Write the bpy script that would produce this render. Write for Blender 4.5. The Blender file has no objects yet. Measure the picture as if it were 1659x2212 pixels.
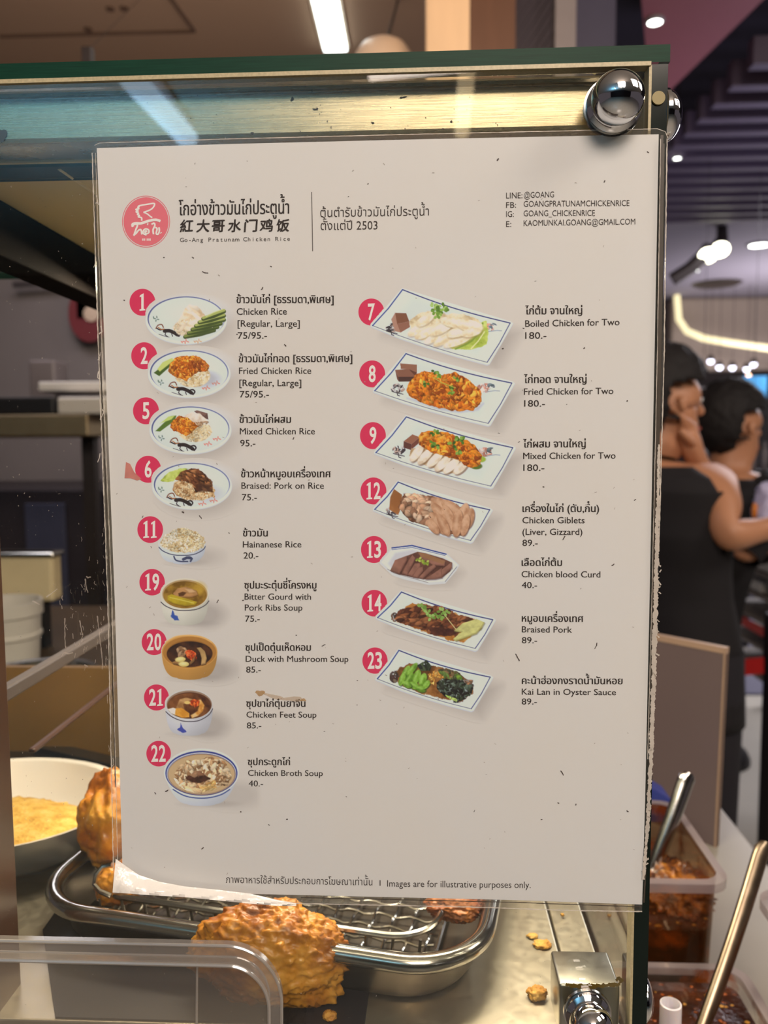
import bpy, bmesh, math, random
import numpy as np
from mathutils import Vector, Matrix, noise as mnoise

sc = bpy.context.scene
COL = sc.collection
PI = math.pi

# ------------------------------------------------------------------ camera, world, lights, exposure
EYE_Z = 1.45
CAM = Vector((0.017982, -0.312969, EYE_Z))
F, CX, CY = 1750.0, 829.5, 1106.0
RIGHT = Vector((0.9988743914647111, 0.047011823565999304, -0.006311776374622852))
UP = Vector((0.0022842151337730023, 0.08523697104074508, 0.9963580888059383))
BACK = Vector((0.04737860737956043, -0.9952509970920896, 0.0850336424597637))
cam = bpy.data.cameras.new('camera')
cam_ob = bpy.data.objects.new('camera', cam)
COL.objects.link(cam_ob)
cam_ob.matrix_world = Matrix(((RIGHT.x, UP.x, BACK.x, CAM.x), (RIGHT.y, UP.y, BACK.y, CAM.y), (RIGHT.z, UP.z, BACK.z, CAM.z), (0, 0, 0, 1)))
cam.sensor_fit = 'VERTICAL'
cam.sensor_height = 36.0
cam.lens = F / 2212.0 * 36.0
cam.clip_start = 0.01
cam.clip_end = 100
cam.dof.use_dof = True
cam.dof.focus_distance = 0.316
cam.dof.aperture_fstop = cam.lens / 2.6
cam.dof.aperture_blades = 8
sc.camera = cam_ob

sc.view_settings.view_transform = 'Standard'
sc.view_settings.look = 'None'
sc.view_settings.exposure = 0.0
sc.view_settings.gamma = 1.0
sc.view_settings.use_curve_mapping = False
sc.cycles.use_denoising = True
sc.cycles.max_bounces = 10
sc.cycles.transparent_max_bounces = 24
sc.cycles.caustics_reflective = False
sc.cycles.caustics_refractive = False

world = bpy.data.worlds.new('world')
sc.world = world
world.use_nodes = True
world.node_tree.nodes['Background'].inputs[0].default_value = (0.62, 0.52, 0.56, 1)
world.node_tree.nodes['Background'].inputs[1].default_value = 0.13

def area(name, loc, target, size, power, col, sy=None):
    l = bpy.data.lights.new(name, 'AREA')
    l.energy = power
    l.color = col
    l.size = size
    if sy:
        l.shape = 'RECTANGLE'
        l.size_y = sy
    o = bpy.data.objects.new(name, l)
    COL.objects.link(o)
    o.location = loc
    o.rotation_euler = (Vector(target) - Vector(loc)).to_track_quat('-Z', 'Y').to_euler()
    return o

# mall lights in front of the stall (behind the photographer), the stall's own warm lights, the mall beyond, plus added upward fills
area('mall_light_front', (0.3, -1.9, 2.95), (0, 0, 1.35), 1.0, 57, (1.0, 0.835, 0.71))
area('ceiling_fill_cool', (-1.75, -3.95, 2.1), (-1.75, -4.0, 3.2), 0.9, 62, (0.19, 0.60, 1.0))  # added unseen fill, tints the ceiling that the header strip mirrors
area('ceiling_fill_warm', (0.1, -3.95, 2.2), (0.1, -4.0, 3.2), 1.0, 4.8, (1.0, 0.85, 0.62))  # added unseen fill, warms the ceiling that the header strip mirrors
area('far_ceiling_fill', (3.4, 7.2, 1.9), (3.2, 7.4, 3.0), 0.8, 28, (1.0, 0.93, 0.98))  # added fill, brightens the far ceiling from below
area('case_warm_light', (-0.02, 0.17, 1.548), (-0.02, 0.14, 1.2), 0.30, 3.4, (1.0, 0.86, 0.66), 0.05)
area('stall_warm_light', (0.25, 0.9, 2.30), (0.1, 1.6, 2.5), 0.3, 2.2, (1.0, 0.70, 0.42))
area('stall_ceiling_light', (-0.6, 1.2, 1.9), (-0.6, 2.0, 2.6), 0.5, 3.2, (1.0, 0.84, 0.70))
area('mall_light_side', (2.2, 0.4, 2.8), (0.8, 1.8, 1.2), 0.7, 20, (1.0, 0.88, 0.78))
area('soffit_fill', (1.9, 3.5, 1.9), (1.6, 3.7, 3.0), 0.6, 7, (0.72, 0.70, 1.0))  # added fill, brightens the pink soffit and baffles from below
area('mall_light_far', (3.0, 5.0, 2.7), (2.4, 5.0, 0), 1.6, 120, (0.95, 0.92, 1.0))
area('sauce_light', (0.75, -0.25, 2.1), (0.25, 0.25, 1.1), 0.35, 5.0, (1.0, 0.88, 0.74))
area('kitchen_light', (-1.0, 1.7, 2.3), (-1.0, 2.0, 1.3), 0.5, 8, (0.92, 0.88, 1.0))

# ------------------------------------------------------------------ pixel rays (1659 x 2212 frame) -> points in the place
def ray(px, py):
    return (RIGHT * ((px - CX) / F) + UP * ((CY - py) / F) - BACK).normalized()
def at(px, py, y):
    d = ray(px, py)
    return CAM + d * ((y - CAM.y) / d.y)
def atz(px, py, z):
    d = ray(px, py)
    return CAM + d * ((z - CAM.z) / d.z)
def mirz(px, py, z, y0=0.0):
    """where a ray mirrored in the glass front reaches height z"""
    p = at(px, py, y0)
    d = ray(px, py)
    d = Vector((d.x, -d.y, d.z))
    return p + d * ((z - p.z) / d.z)

# ------------------------------------------------------------------ materials
def lin1(c):
    c = c / 255.0
    return c / 12.92 if c <= 0.04045 else ((c + 0.055) / 1.055) ** 2.4
def S(r, g, b):
    return (lin1(r), lin1(g), lin1(b), 1.0)

def new_mat(name):
    m = bpy.data.materials.new(name)
    m.use_nodes = True
    nt = m.node_tree
    return m, nt, nt.nodes['Principled BSDF'], nt.nodes['Material Output']

def mat(name, rgb, rough=0.5, metal=0.0, var=0.08, scale=30.0, spec=0.5, bump=0.0, stretch=None, emit=0.0, alpha=1.0, sss=0.0):
    m, nt, p, out = new_mat(name)
    N = nt.nodes
    L = nt.links
    tc = N.new('ShaderNodeTexCoord')
    mp = N.new('ShaderNodeMapping')
    if stretch:
        mp.inputs['Scale'].default_value = stretch
    nz = N.new('ShaderNodeTexNoise')
    nz.inputs['Scale'].default_value = scale
    nz.inputs['Detail'].default_value = 5
    L.new(tc.outputs['Object'], mp.inputs[0])
    L.new(mp.outputs[0], nz.inputs[0])
    mx = N.new('ShaderNodeMix')
    mx.data_type = 'RGBA'
    c = S(*rgb)
    mx.inputs[6].default_value = tuple(max(0, v * (1 - var)) for v in c[:3]) + (1,)
    mx.inputs[7].default_value = tuple(min(1, v * (1 + var)) for v in c[:3]) + (1,)
    L.new(nz.outputs['Fac'], mx.inputs[0])
    L.new(mx.outputs[2], p.inputs['Base Color'])
    p.inputs['Roughness'].default_value = rough
    p.inputs['Metallic'].default_value = metal
    p.inputs['Specular IOR Level'].default_value = spec
    p.inputs['Alpha'].default_value = alpha
    if sss:
        p.inputs['Subsurface Weight'].default_value = sss
        p.inputs['Subsurface Radius'].default_value = (0.006, 0.003, 0.0015)
        p.inputs['Subsurface Scale'].default_value = 1.0
    if bump:
        b = N.new('ShaderNodeBump')
        b.inputs['Strength'].default_value = bump
        b.inputs['Distance'].default_value = 0.002
        L.new(nz.outputs['Fac'], b.inputs['Height'])
        L.new(b.outputs[0], p.inputs['Normal'])
    if emit:
        p.inputs['Emission Color'].default_value = c
        p.inputs['Emission Strength'].default_value = emit
    return m

def clear_mat(name, tint, f0=0.04, rough=0.0, haze=0.0, haze_col=(230, 225, 220), stain=None, stain_amt=0.0, scale=60, dust=0.0):
    """see-through sheet: tinted transmission, mirror reflection growing towards grazing, optional haze and stains"""
    m, nt, p, out = new_mat(name)
    N = nt.nodes
    L = nt.links
    N.remove(p)
    tr = N.new('ShaderNodeBsdfTransparent')
    tr.inputs[0].default_value = tuple(tint) + (1,)
    gl = N.new('ShaderNodeBsdfGlossy')
    gl.inputs['Roughness'].default_value = rough
    ge = N.new('ShaderNodeNewGeometry')
    dt = N.new('ShaderNodeVectorMath')
    dt.operation = 'DOT_PRODUCT'
    L.new(ge.outputs['Normal'], dt.inputs[0])
    L.new(ge.outputs['Incoming'], dt.inputs[1])
    def mth(op, a, b=None):
        n = N.new('ShaderNodeMath')
        n.operation = op
        for i, v in enumerate((a, b)):
            if v is None:
                continue
            if isinstance(v, (int, float)):
                n.inputs[i].default_value = v
            else:
                L.new(v, n.inputs[i])
        return n.outputs[0]
    fr = mth('ADD', mth('MULTIPLY', mth('POWER', mth('SUBTRACT', 1.0, mth('ABSOLUTE', dt.outputs['Value'])), 5.0), 1 - f0), f0)
    base = tr.outputs[0]
    tc = N.new('ShaderNodeTexCoord')
    if haze:
        df = N.new('ShaderNodeBsdfTranslucent')
        d2 = N.new('ShaderNodeBsdfDiffuse')
        df.inputs[0].default_value = S(*haze_col)
        d2.inputs[0].default_value = S(*haze_col)
        mm = N.new('ShaderNodeMixShader')
        mm.inputs[0].default_value = 0.5
        L.new(df.outputs[0], mm.inputs[1])
        L.new(d2.outputs[0], mm.inputs[2])
        m2 = N.new('ShaderNodeMixShader')
        m2.inputs[0].default_value = haze
        L.new(base, m2.inputs[1])
        L.new(mm.outputs[0], m2.inputs[2])
        base = m2.outputs[0]
    for amt, col, scl, lo, hi in ((stain_amt, stain, scale, 0.48, 0.62), (dust, (225, 215, 205), 900, 0.71, 0.76)):
        if amt:
            nz = N.new('ShaderNodeTexNoise')
            nz.inputs['Scale'].default_value = scl
            nz.inputs['Detail'].default_value = 4
            L.new(tc.outputs['Object'], nz.inputs[0])
            mr = N.new('ShaderNodeMapRange')
            mr.inputs[1].default_value = lo
            mr.inputs[2].default_value = hi
            mr.inputs[4].default_value = amt
            L.new(nz.outputs['Fac'], mr.inputs[0])
            d3 = N.new('ShaderNodeBsdfDiffuse')
            d3.inputs[0].default_value = S(*col)
            m3 = N.new('ShaderNodeMixShader')
            L.new(mr.outputs[0], m3.inputs[0])
            L.new(base, m3.inputs[1])
            L.new(d3.outputs[0], m3.inputs[2])
            base = m3.outputs[0]
    m4 = N.new('ShaderNodeMixShader')
    L.new(fr, m4.inputs[0])
    L.new(base, m4.inputs[1])
    L.new(gl.outputs[0], m4.inputs[2])
    L.new(m4.outputs[0], out.inputs[0])
    return m

def emis(name, rgb, strength):
    m, nt, p, out = new_mat(name)
    p.inputs['Base Color'].default_value = S(*rgb)
    p.inputs['Emission Color'].default_value = S(*rgb)
    p.inputs['Emission Strength'].default_value = strength
    return m

def ramp_mat(name, cols, scale, rough=0.5, bump=0.4, dist=0.002, sss=0.0, detail=8, coat=0.0):
    m, nt, p, out = new_mat(name)
    N = nt.nodes
    L = nt.links
    tc = N.new('ShaderNodeTexCoord')
    nz = N.new('ShaderNodeTexNoise')
    nz.inputs['Scale'].default_value = scale
    nz.inputs['Detail'].default_value = detail
    nz.inputs['Roughness'].default_value = 0.62
    L.new(tc.outputs['Object'], nz.inputs[0])
    cr = N.new('ShaderNodeValToRGB')
    els = cr.color_ramp.elements
    els[0].position, els[0].color = cols[0][0], S(*cols[0][1])
    els[1].position, els[1].color = cols[-1][0], S(*cols[-1][1])
    for pos, c in cols[1:-1]:
        e = els.new(pos)
        e.color = S(*c)
    L.new(nz.outputs['Fac'], cr.inputs[0])
    L.new(cr.outputs[0], p.inputs['Base Color'])
    p.inputs['Roughness'].default_value = rough
    p.inputs['Coat Weight'].default_value = coat
    if sss:
        p.inputs['Subsurface Weight'].default_value = sss
        p.inputs['Subsurface Radius'].default_value = (0.004, 0.002, 0.0008)
        p.inputs['Subsurface Scale'].default_value = 1.0
    b = N.new('ShaderNodeBump')
    b.inputs['Strength'].default_value = bump
    b.inputs['Distance'].default_value = dist
    nz2 = N.new('ShaderNodeTexNoise')
    nz2.inputs['Scale'].default_value = scale * 4
    nz2.inputs['Detail'].default_value = 6
    L.new(tc.outputs['Object'], nz2.inputs[0])
    L.new(nz2.outputs['Fac'], b.inputs['Height'])
    L.new(b.outputs[0], p.inputs['Normal'])
    return m

def steel(name, rgb=(200, 190, 175), rough=0.28, stretch=(3, 3, 90), stain=0.25, scale=30):
    m, nt, p, out = new_mat(name)
    N = nt.nodes
    L = nt.links
    tc = N.new('ShaderNodeTexCoord')
    mp = N.new('ShaderNodeMapping')
    mp.inputs['Scale'].default_value = stretch
    nz = N.new('ShaderNodeTexNoise')
    nz.inputs['Scale'].default_value = scale
    nz.inputs['Detail'].default_value = 6
    L.new(tc.outputs['Object'], mp.inputs[0])
    L.new(mp.outputs[0], nz.inputs[0])
    n2 = N.new('ShaderNodeTexNoise')
    n2.inputs['Scale'].default_value = 45
    n2.inputs['Detail'].default_value = 5
    L.new(tc.outputs['Object'], n2.inputs[0])
    mr = N.new('ShaderNodeMapRange')
    mr.inputs[1].default_value = 0.35
    mr.inputs[2].default_value = 0.75
    mr.inputs[3].default_value = 0.0
    mr.inputs[4].default_value = stain
    L.new(n2.outputs['Fac'], mr.inputs[0])
    mx = N.new('ShaderNodeMix')
    mx.data_type = 'RGBA'
    c = S(*rgb)
    mx.inputs[6].default_value = c
    mx.inputs[7].default_value = (c[0] * .45, c[1] * .4, c[2] * .33, 1)
    L.new(mr.outputs[0], mx.inputs[0])
    L.new(mx.outputs[2], p.inputs['Base Color'])
    p.inputs['Metallic'].default_value = 1.0
    m2 = N.new('ShaderNodeMapRange')
    m2.inputs[3].default_value = rough * 0.75
    m2.inputs[4].default_value = rough * 1.35
    L.new(nz.outputs['Fac'], m2.inputs[0])
    L.new(m2.outputs[0], p.inputs['Roughness'])
    b = N.new('ShaderNodeBump')
    b.inputs['Strength'].default_value = 0.05
    b.inputs['Distance'].default_value = 0.0005
    L.new(nz.outputs['Fac'], b.inputs['Height'])
    L.new(b.outputs[0], p.inputs['Normal'])
    return m

# ------------------------------------------------------------------ mesh helpers
class MB:
    """collects shapes and links them as one mesh object"""
    def __init__(self):
        self.v, self.f, self.mi = [], [], []
    def add(self, v, f, mi=0):
        o = len(self.v)
        self.v += [tuple(p) for p in v]
        self.f += [tuple(i + o for i in q) for q in f]
        self.mi += [mi] * len(f)
        return self
    def box(self, lo, hi, mi=0, M=None, bev=0.0, seg=2):
        bm = bmesh.new()
        bmesh.ops.create_cube(bm, size=1.0)
        lo, hi = Vector(lo), Vector(hi)
        for vv in bm.verts:
            vv.co = Vector((lo[k] + (vv.co[k] + .5) * (hi[k] - lo[k]) for k in range(3)))
        if bev:
            bmesh.ops.bevel(bm, geom=bm.edges[:], offset=bev, segments=seg, affect='EDGES', profile=0.5)
        if M:
            bm.transform(M)
        bm.verts.index_update()
        self.add([vv.co.copy() for vv in bm.verts], [[vv.index for vv in f.verts] for f in bm.faces], mi)
        bm.free()
        return self
    def tube(self, pts, r, seg=10, closed=False, mi=0, flat=1.0, cap=True):
        pts = [Vector(p) for p in pts]
        n = len(pts)
        rs = r if isinstance(r, (list, tuple)) else [r] * n
        V, Fc = [], []
        prev = None
        for i, p in enumerate(pts):
            if closed:
                t = pts[(i + 1) % n] - pts[i - 1]
            else:
                t = pts[min(i + 1, n - 1)] - pts[max(i - 1, 0)]
            t.normalize()
            if prev is None:
                a = Vector((0, 0, 1)) if abs(t.z) < .9 else Vector((0, 1, 0))
                u = (a - t * a.dot(t)).normalized()
            else:
                u = (prev - t * prev.dot(t)).normalized()
            prev = u
            w = t.cross(u)
            for k in range(seg):
                an = 2 * PI * k / seg
                V.append(p + u * (math.cos(an) * rs[i] * flat) + w * (math.sin(an) * rs[i]))
        for i in range(n if closed else n - 1):
            j = (i + 1) % n
            for k in range(seg):
                k2 = (k + 1) % seg
                Fc.append((i * seg + k, i * seg + k2, j * seg + k2, j * seg + k))
        if cap and not closed:
            Fc.append(tuple(range(seg))[::-1])
            Fc.append(tuple((n - 1) * seg + k for k in range(seg)))
        return self.add(V, Fc, mi)
    def lathe(self, prof, origin=(0, 0, 0), axis=(0, 0, 1), seg=32, mi=0, sx=1.0, sy=1.0, cap=True):
        axis = Vector(axis).normalized()
        q = Vector((0, 0, 1)).rotation_difference(axis)
        V, Fc = [], []
        for r, h in prof:
            for k in range(seg):
                a = 2 * PI * k / seg
                V.append(q @ Vector((r * math.cos(a) * sx, r * math.sin(a) * sy, h)) + Vector(origin))
        for i in range(len(prof) - 1):
            for k in range(seg):
                k2 = (k + 1) % seg
                Fc.append((i * seg + k, i * seg + k2, (i + 1) * seg + k2, (i + 1) * seg + k))
        if cap and prof[0][0] > 1e-6:
            Fc.append(tuple(range(seg))[::-1])
        if cap and prof[-1][0] > 1e-6:
            Fc.append(tuple((len(prof) - 1) * seg + k for k in range(seg)))
        return self.add(V, Fc, mi)
    def prism(self, poly, off, mi=0):
        """polygon of 3D points extruded by a vector"""
        n = len(poly)
        P = [Vector(p) for p in poly]
        off = Vector(off)
        V = P + [p + off for p in P]
        Fc = [tuple(range(n)), tuple(range(2 * n - 1, n - 1, -1))]
        for i in range(n):
            j = (i + 1) % n
            Fc.append((i, i + n, j + n, j))
        return self.add(V, Fc, mi)
    def build(self, name, mats, parent=None, smooth=True, ang=40, **tags):
        me = bpy.data.meshes.new(name)
        me.from_pydata(self.v, [], self.f)
        if not isinstance(mats, (list, tuple)):
            mats = [mats]
        for m in mats:
            me.materials.append(m)
        me.polygons.foreach_set('material_index', self.mi)
        bm = bmesh.new()
        bm.from_mesh(me)
        bmesh.ops.recalc_face_normals(bm, faces=bm.faces[:])
        bm.to_mesh(me)
        bm.free()
        if smooth:
            me.set_sharp_from_angle(angle=math.radians(ang)) if hasattr(me, 'set_sharp_from_angle') else None
            me.polygons.foreach_set('use_smooth', [True] * len(me.polygons))
            me.set_sharp_from_angle(angle=math.radians(ang))
        me.update()
        o = bpy.data.objects.new(name, me)
        COL.objects.link(o)
        if parent:
            o.parent = parent
            if parent.type == 'EMPTY':
                o.location = -parent.location
        return tag(o, **tags)

def tag(o, label=None, cat=None, group=None, kind=None):
    for k, v in (('label', label), ('category', cat), ('group', group), ('kind', kind)):
        if v:
            o[k] = v
    return o
def empty(name, loc, label, cat, group=None):
    """things are built in world coordinates; their Empty sits at the base and children keep world placement"""
    o = bpy.data.objects.new(name, None)
    o.empty_display_size = 0.02
    o.location = loc
    COL.objects.link(o)
    return tag(o, label, cat, group)
def structure(mb, name, m, **k):
    return mb.build(name, m, kind='structure', **k)

def lump(center, rad, sub=5, seed=0, amp=0.25, fine=0.08, freq=1.6, rough=0.0, M=None):
    """craggy blob; returns (verts, faces)"""
    bm = bmesh.new()
    bmesh.ops.create_icosphere(bm, subdivisions=sub, radius=1.0)
    o = Vector((seed * 3.7, seed * 1.3, seed * 2.1))
    for v in bm.verts:
        n = v.co.normalized()
        d = 1 + amp * mnoise.fractal(n * freq + o, 1.0, 2.0, 3) + fine * (abs(mnoise.fractal(n * freq * 4 + o, 0.9, 2.1, 4)) * 2 - .4)
        if rough:
            d += rough * mnoise.noise(n * freq * 16 + o)
        v.co = Vector((n.x * rad[0], n.y * rad[1], n.z * rad[2])) * d
        if M:
            v.co = M @ v.co
        v.co += Vector(center)
    bm.verts.index_update()
    r = ([v.co.copy() for v in bm.verts], [[v.index for v in f.verts] for f in bm.faces])
    bm.free()
    return r

def rrect(x0, y0, x1, y1, r, n=8):
    pts = []
    for cx, cy, a0 in ((x1 - r, y1 - r, 0), (x0 + r, y1 - r, 90), (x0 + r, y0 + r, 180), (x1 - r, y0 + r, 270)):
        for k in range(n + 1):
            a = math.radians(a0 + 90 * k / n)
            pts.append((cx + r * math.cos(a), cy + r * math.sin(a)))
    return pts
# flat strips and blobs lying on an upright sheet plane
def px_ribbon(mb, pts, w, y, wob=0.0, seed=1, step=4.0, mi=0, lay=0.0):
    """narrow flat strip along a pixel polyline, width in pixels, on the sheet plane y"""
    rnd = random.Random(seed)
    P = [np.array(p, float) for p in pts]
    out = []
    for a, b in zip(P[:-1], P[1:]):
        n = max(1, int(np.linalg.norm(b - a) / step))
        for k in range(n):
            out.append(a + (b - a) * k / n)
    out.append(P[-1])
    V = []
    n = len(out)
    wa = wb = 0.0
    for i, q in enumerate(out):
        t = out[min(i + 1, n - 1)] - out[max(i - 1, 0)]
        t = t / (np.linalg.norm(t) + 1e-9)
        nn = np.array([-t[1], t[0]])
        ww = w(i / max(1, n - 1)) if callable(w) else w
        wa = .55 * wa + wob * rnd.uniform(-.8, 1.0); wb = .55 * wb + wob * rnd.uniform(-.8, 1.0)
        l = ww / 2 * max(.15, 1 + wa); r = ww / 2 * max(.15, 1 + wb)
        yy = y - i * lay
        V += [at(*(q + nn * l), yy), at(*(q - nn * r), yy)]
    mb.add(V, [(2 * i, 2 * i + 1, 2 * i + 3, 2 * i + 2) for i in range(n - 1)], mi)
    return mb
def px_blob(mb, cx, cy, rx, ry, y, seed, n=26, mi=0, rot=0):
    r = random.Random(seed)
    P = []
    for k in range(n):
        a = 2 * PI * k / n
        s = 1 + .3 * math.sin(a * 3 + seed) * r.uniform(.3, 1)
        u, v = rx * s * math.cos(a), ry * s * math.sin(a)
        P.append(at(cx + u * math.cos(rot) - v * math.sin(rot), cy + u * math.sin(rot) + v * math.cos(rot), y))
    mb.add(P, [tuple(range(n))], mi)

def smooth_px(P, n=6):
    P = [np.array(p, float) for p in P]
    Q = [P[0]] + P + [P[-1]]
    out = []
    for i in range(1, len(Q) - 2):
        a, b, c, d = Q[i - 1:i + 3]
        for k in range(n):
            t = k / n
            out.append(.5 * (2 * b + (c - a) * t + (2 * a - 5 * b + 4 * c - d) * t * t + (3 * b - a - 3 * c + d) * t ** 3))
    return out + [P[-1]]
# ------------------------------------------------------------------ materials of the place
m_glass = clear_mat('case_glass', (0.94, 0.95, 0.92), f0=0.05, rough=0.0, dust=0.35)
m_gedge = mat('glass_edge', (18, 56, 40), rough=0.4, var=0.5, scale=60, spec=0.12, stretch=(1, 30, 30))
m_gedge_d = mat('glass_edge_dark', (12, 24, 20), rough=0.15, var=0.5, scale=80, spec=0.3)
m_bead = mat('silicone_bead', (196, 180, 140), rough=0.35, var=0.35, scale=900, alpha=0.9)
m_steel = steel('brushed_steel', (205, 190, 160), 0.26, (2, 2, 60), 0.45)
m_deck = steel('deck_steel', (228, 218, 198), 0.38, (8, 8, 8), 0.35)
m_polish = steel('polished_steel', (196, 192, 186), 0.16, (5, 5, 5), 0.15)
m_chrome = mat('chrome', (225, 225, 228), rough=0.03, metal=1.0, var=0.02)
m_dark = mat('dark_frame', (48, 40, 38), rough=0.4, var=0.15)
m_dk_brown = mat('dark_brown', (70, 46, 34), rough=0.35, var=0.2)
m_brown = mat('brown_panel', (112, 84, 48), rough=0.4, var=0.25, scale=18)
m_olive = mat('olive_sheet', (226, 204, 156), rough=0.5, var=0.12, scale=10)
m_black = mat('black_plastic', (24, 20, 22), rough=0.45, var=0.1)

# ------------------------------------------------------------------ the building
def plane_box(lo, hi):
    return MB().box(lo, hi)
XS = at(1015, 50, 2.0).x
structure(MB().box((-6, -8, -0.1), (9, 14, 0)), 'floor', mat('floor_tile', (186, 180, 168), rough=0.25, var=0.1, scale=3), smooth=False)
structure(MB().box((0.9, 4.3, 0.0), (9, 13.9, 0.012)), 'trim_1', mat('grey_carpet', (96, 94, 108), rough=0.9, var=0.15, scale=60), smooth=False)
# stall ceiling with a recessed access hatch outline
ZC = 2.7
structure(MB().box((-4, 0.7, ZC), (XS, 2.7, ZC + 0.1)), 'ceiling', mat('stall_ceiling', (178, 148, 124), rough=0.8, var=0.05, scale=2), smooth=False)
mb = MB()
hz = ZC - 0.002
for (a, b) in (((0, 77), (420, 66)), ((420, 66), (372, 0)), ((372, 0), (330, -55))):
    A, B = atz(*a, ZC), atz(*b, ZC)
    mb.tube([(A.x, A.y, hz), (B.x, B.y, hz)], 0.006, 6)
for q in ((238, 18), (268, 17), (190, 62)):
    A = atz(*q, ZC)
    mb.lathe([(0.0001, -0.004), (0.012, -0.003), (0.012, 0.003)], (A.x, A.y, hz), (0, 0, 1), 12)
structure(mb, 'trim_2', mat('hatch_seam', (104, 80, 66), rough=0.8))
structure(MB().box((-4, 2.7, 0), (XS, 2.8, 3.0)), 'wall_back', mat('kitchen_wall', (122, 112, 112), rough=0.55, var=0.12, scale=2), smooth=False)
structure(MB().box((-6, -8, 3.2), (7, 0.7, 3.3)), 'ceiling_front', mat('aisle_ceiling', (206, 196, 184), rough=0.8, var=0.05, scale=2), smooth=False)
structure(MB().box((-6, -8.1, 0), (7, -8, 3.3)), 'wall_front', mat('aisle_wall', (52, 44, 48), rough=0.7, var=0.3, scale=1.2), smooth=False)
structure(MB().box((-4, 0.7, 3.35), (9, 5.5, 3.45)), 'ceiling_dark', mat('mall_void', (40, 34, 44), rough=0.9), smooth=False)
structure(MB().box((XS + 0.4, 5.5, 3.0), (9, 13.9, 3.1)), 'ceiling_far', mat('mall_ceiling', (150, 144, 156), rough=0.8, var=0.04, scale=2), smooth=False)
structure(MB().box((-4, 13.9, 0), (9, 14, 3.2)), 'wall_far', mat('far_wall', (92, 82, 84), rough=0.7, var=0.3, scale=1.5), smooth=False)
# upright panels beside the stall: brown wood, dark lattice, pale strip, blue-grey
x = [at(px, 50, 2.0).x for px in (1015, 1112, 1196, 1240, 1330, 1385)]
structure(MB().box((x[0], 1.98, 0), (x[1], 2.1, 3.3)), 'wall_panel_brown', mat('wood_panel', (122, 84, 62), rough=0.5, var=0.2, scale=6, stretch=(6, 1, .6)), smooth=False)
mb = MB().box((x[1], 2.02, 0), (x[2], 2.1, 3.3))
for k in range(34):
    z = 2.1 + k * 0.035
    w = x[2] - x[1]
    mb.prism([(x[1], 2.012, z), (x[1] + 0.006, 2.012, z), (x[2], 2.012, z + w * 1.4), (x[2] - 0.006, 2.012, z + w * 1.4)], (0, 0.012, 0))
structure(mb, 'wall_panel_lattice', mat('dark_lattice', (66, 56, 66), rough=0.5), smooth=False)
structure(MB().box((x[2], 1.97, 0), (x[3], 2.1, 3.3)), 'trim_3', mat('pale_strip', (150, 140, 140), rough=0.5), smooth=False)
structure(MB().box((x[3], 2.0, 0), (x[4], 2.1, 3.3)), 'wall_panel_grey', mat('blue_grey_panel', (70, 66, 88), rough=0.5), smooth=False)
# timber post in front of the ceiling
a, b = at(920, 50, 1.45), at(1015, 50, 1.45)
structure(MB().box((a.x, 1.45, 0), (b.x, 1.45 + (b.x - a.x), 2.72), bev=0.003), 'column_timber', mat('pale_timber', (216, 184, 148), rough=0.5, var=0.1, scale=12, stretch=(8, 8, .6)), smooth=False)
# pinkish soffit band at the upper right
structure(MB().prism([atz(1380, -60, 3.0), atz(1710, -60, 3.0), atz(1447, 196, 3.0), atz(1400, 160, 3.0)], (0, 0, 0.34)), 'trim_4', mat('pink_soffit', (164, 96, 102), rough=0.6, var=0.05), smooth=False)

# LED strip light on the stall ceiling
A, B = atz(708, -60, ZC - 0.02), atz(726, 112, ZC - 0.02)
A, B = atz(701, 0, ZC - .02), atz(725, 112, ZC - .02)
d = (B - A).normalized()
A = A - d * 0.5
n = Vector((-d.y, d.x, 0))
led = empty('strip_light', (A + B) / 2, 'long glowing white strip light on the brown stall ceiling', 'light')
hw = 0.036
MB().prism([A + n * hw, A - n * hw, B - n * hw, B + n * hw], (0, 0, 0.012)).build('diffuser', emis('led_white', (244, 255, 250), 5.0), led, smooth=False)
MB().prism([A + n * (hw + .008) + Vector((0, 0, .012)), A - n * (hw + .008) + Vector((0, 0, .012)), B - n * (hw + .008) + Vector((0, 0, .012)), B + n * (hw + .008) + Vector((0, 0, .012))], (0, 0, 0.008)).build('housing', mat('lamp_metal', (190, 170, 150)), led, smooth=False)
# dome lamp hanging just behind the glass top
c = at(828, 128, 1.6)
dl = empty('dome_lamp', (c.x, c.y, c.z - .05), 'pale round dome lamp shade just above the case, left of the timber post', 'lamp')
MB().lathe([(0.072, -0.045), (0.071, -0.02), (0.064, 0.008), (0.05, 0.028), (0.03, 0.039), (0.0001, 0.042)], c, (0, 0, 1), 40).build('shade', mat('lamp_shade', (214, 190, 168), rough=0.4), dl)
MB().tube([(c.x, c.y + .03, c.z + .03), (c.x + .02, c.y + .5, ZC)], 0.004, 8).build('cord', m_dark, dl)
# dark bracket hanging from the ceiling
c = at(190, 120, 1.5)
t = empty('ceiling_bracket', c, 'small dark bracket hanging below the stall ceiling at upper left', 'bracket')
MB().box((c.x - .011, c.y - .01, c.z - .03), (c.x + .011, c.y + .01, c.z + .016), bev=.002).build('block', m_dark, t, smooth=False)
MB().tube([(c.x, c.y, c.z + .01), (c.x - .02, c.y + .5, ZC)], .0008, 6).build('rod', m_dark, t)

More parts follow.
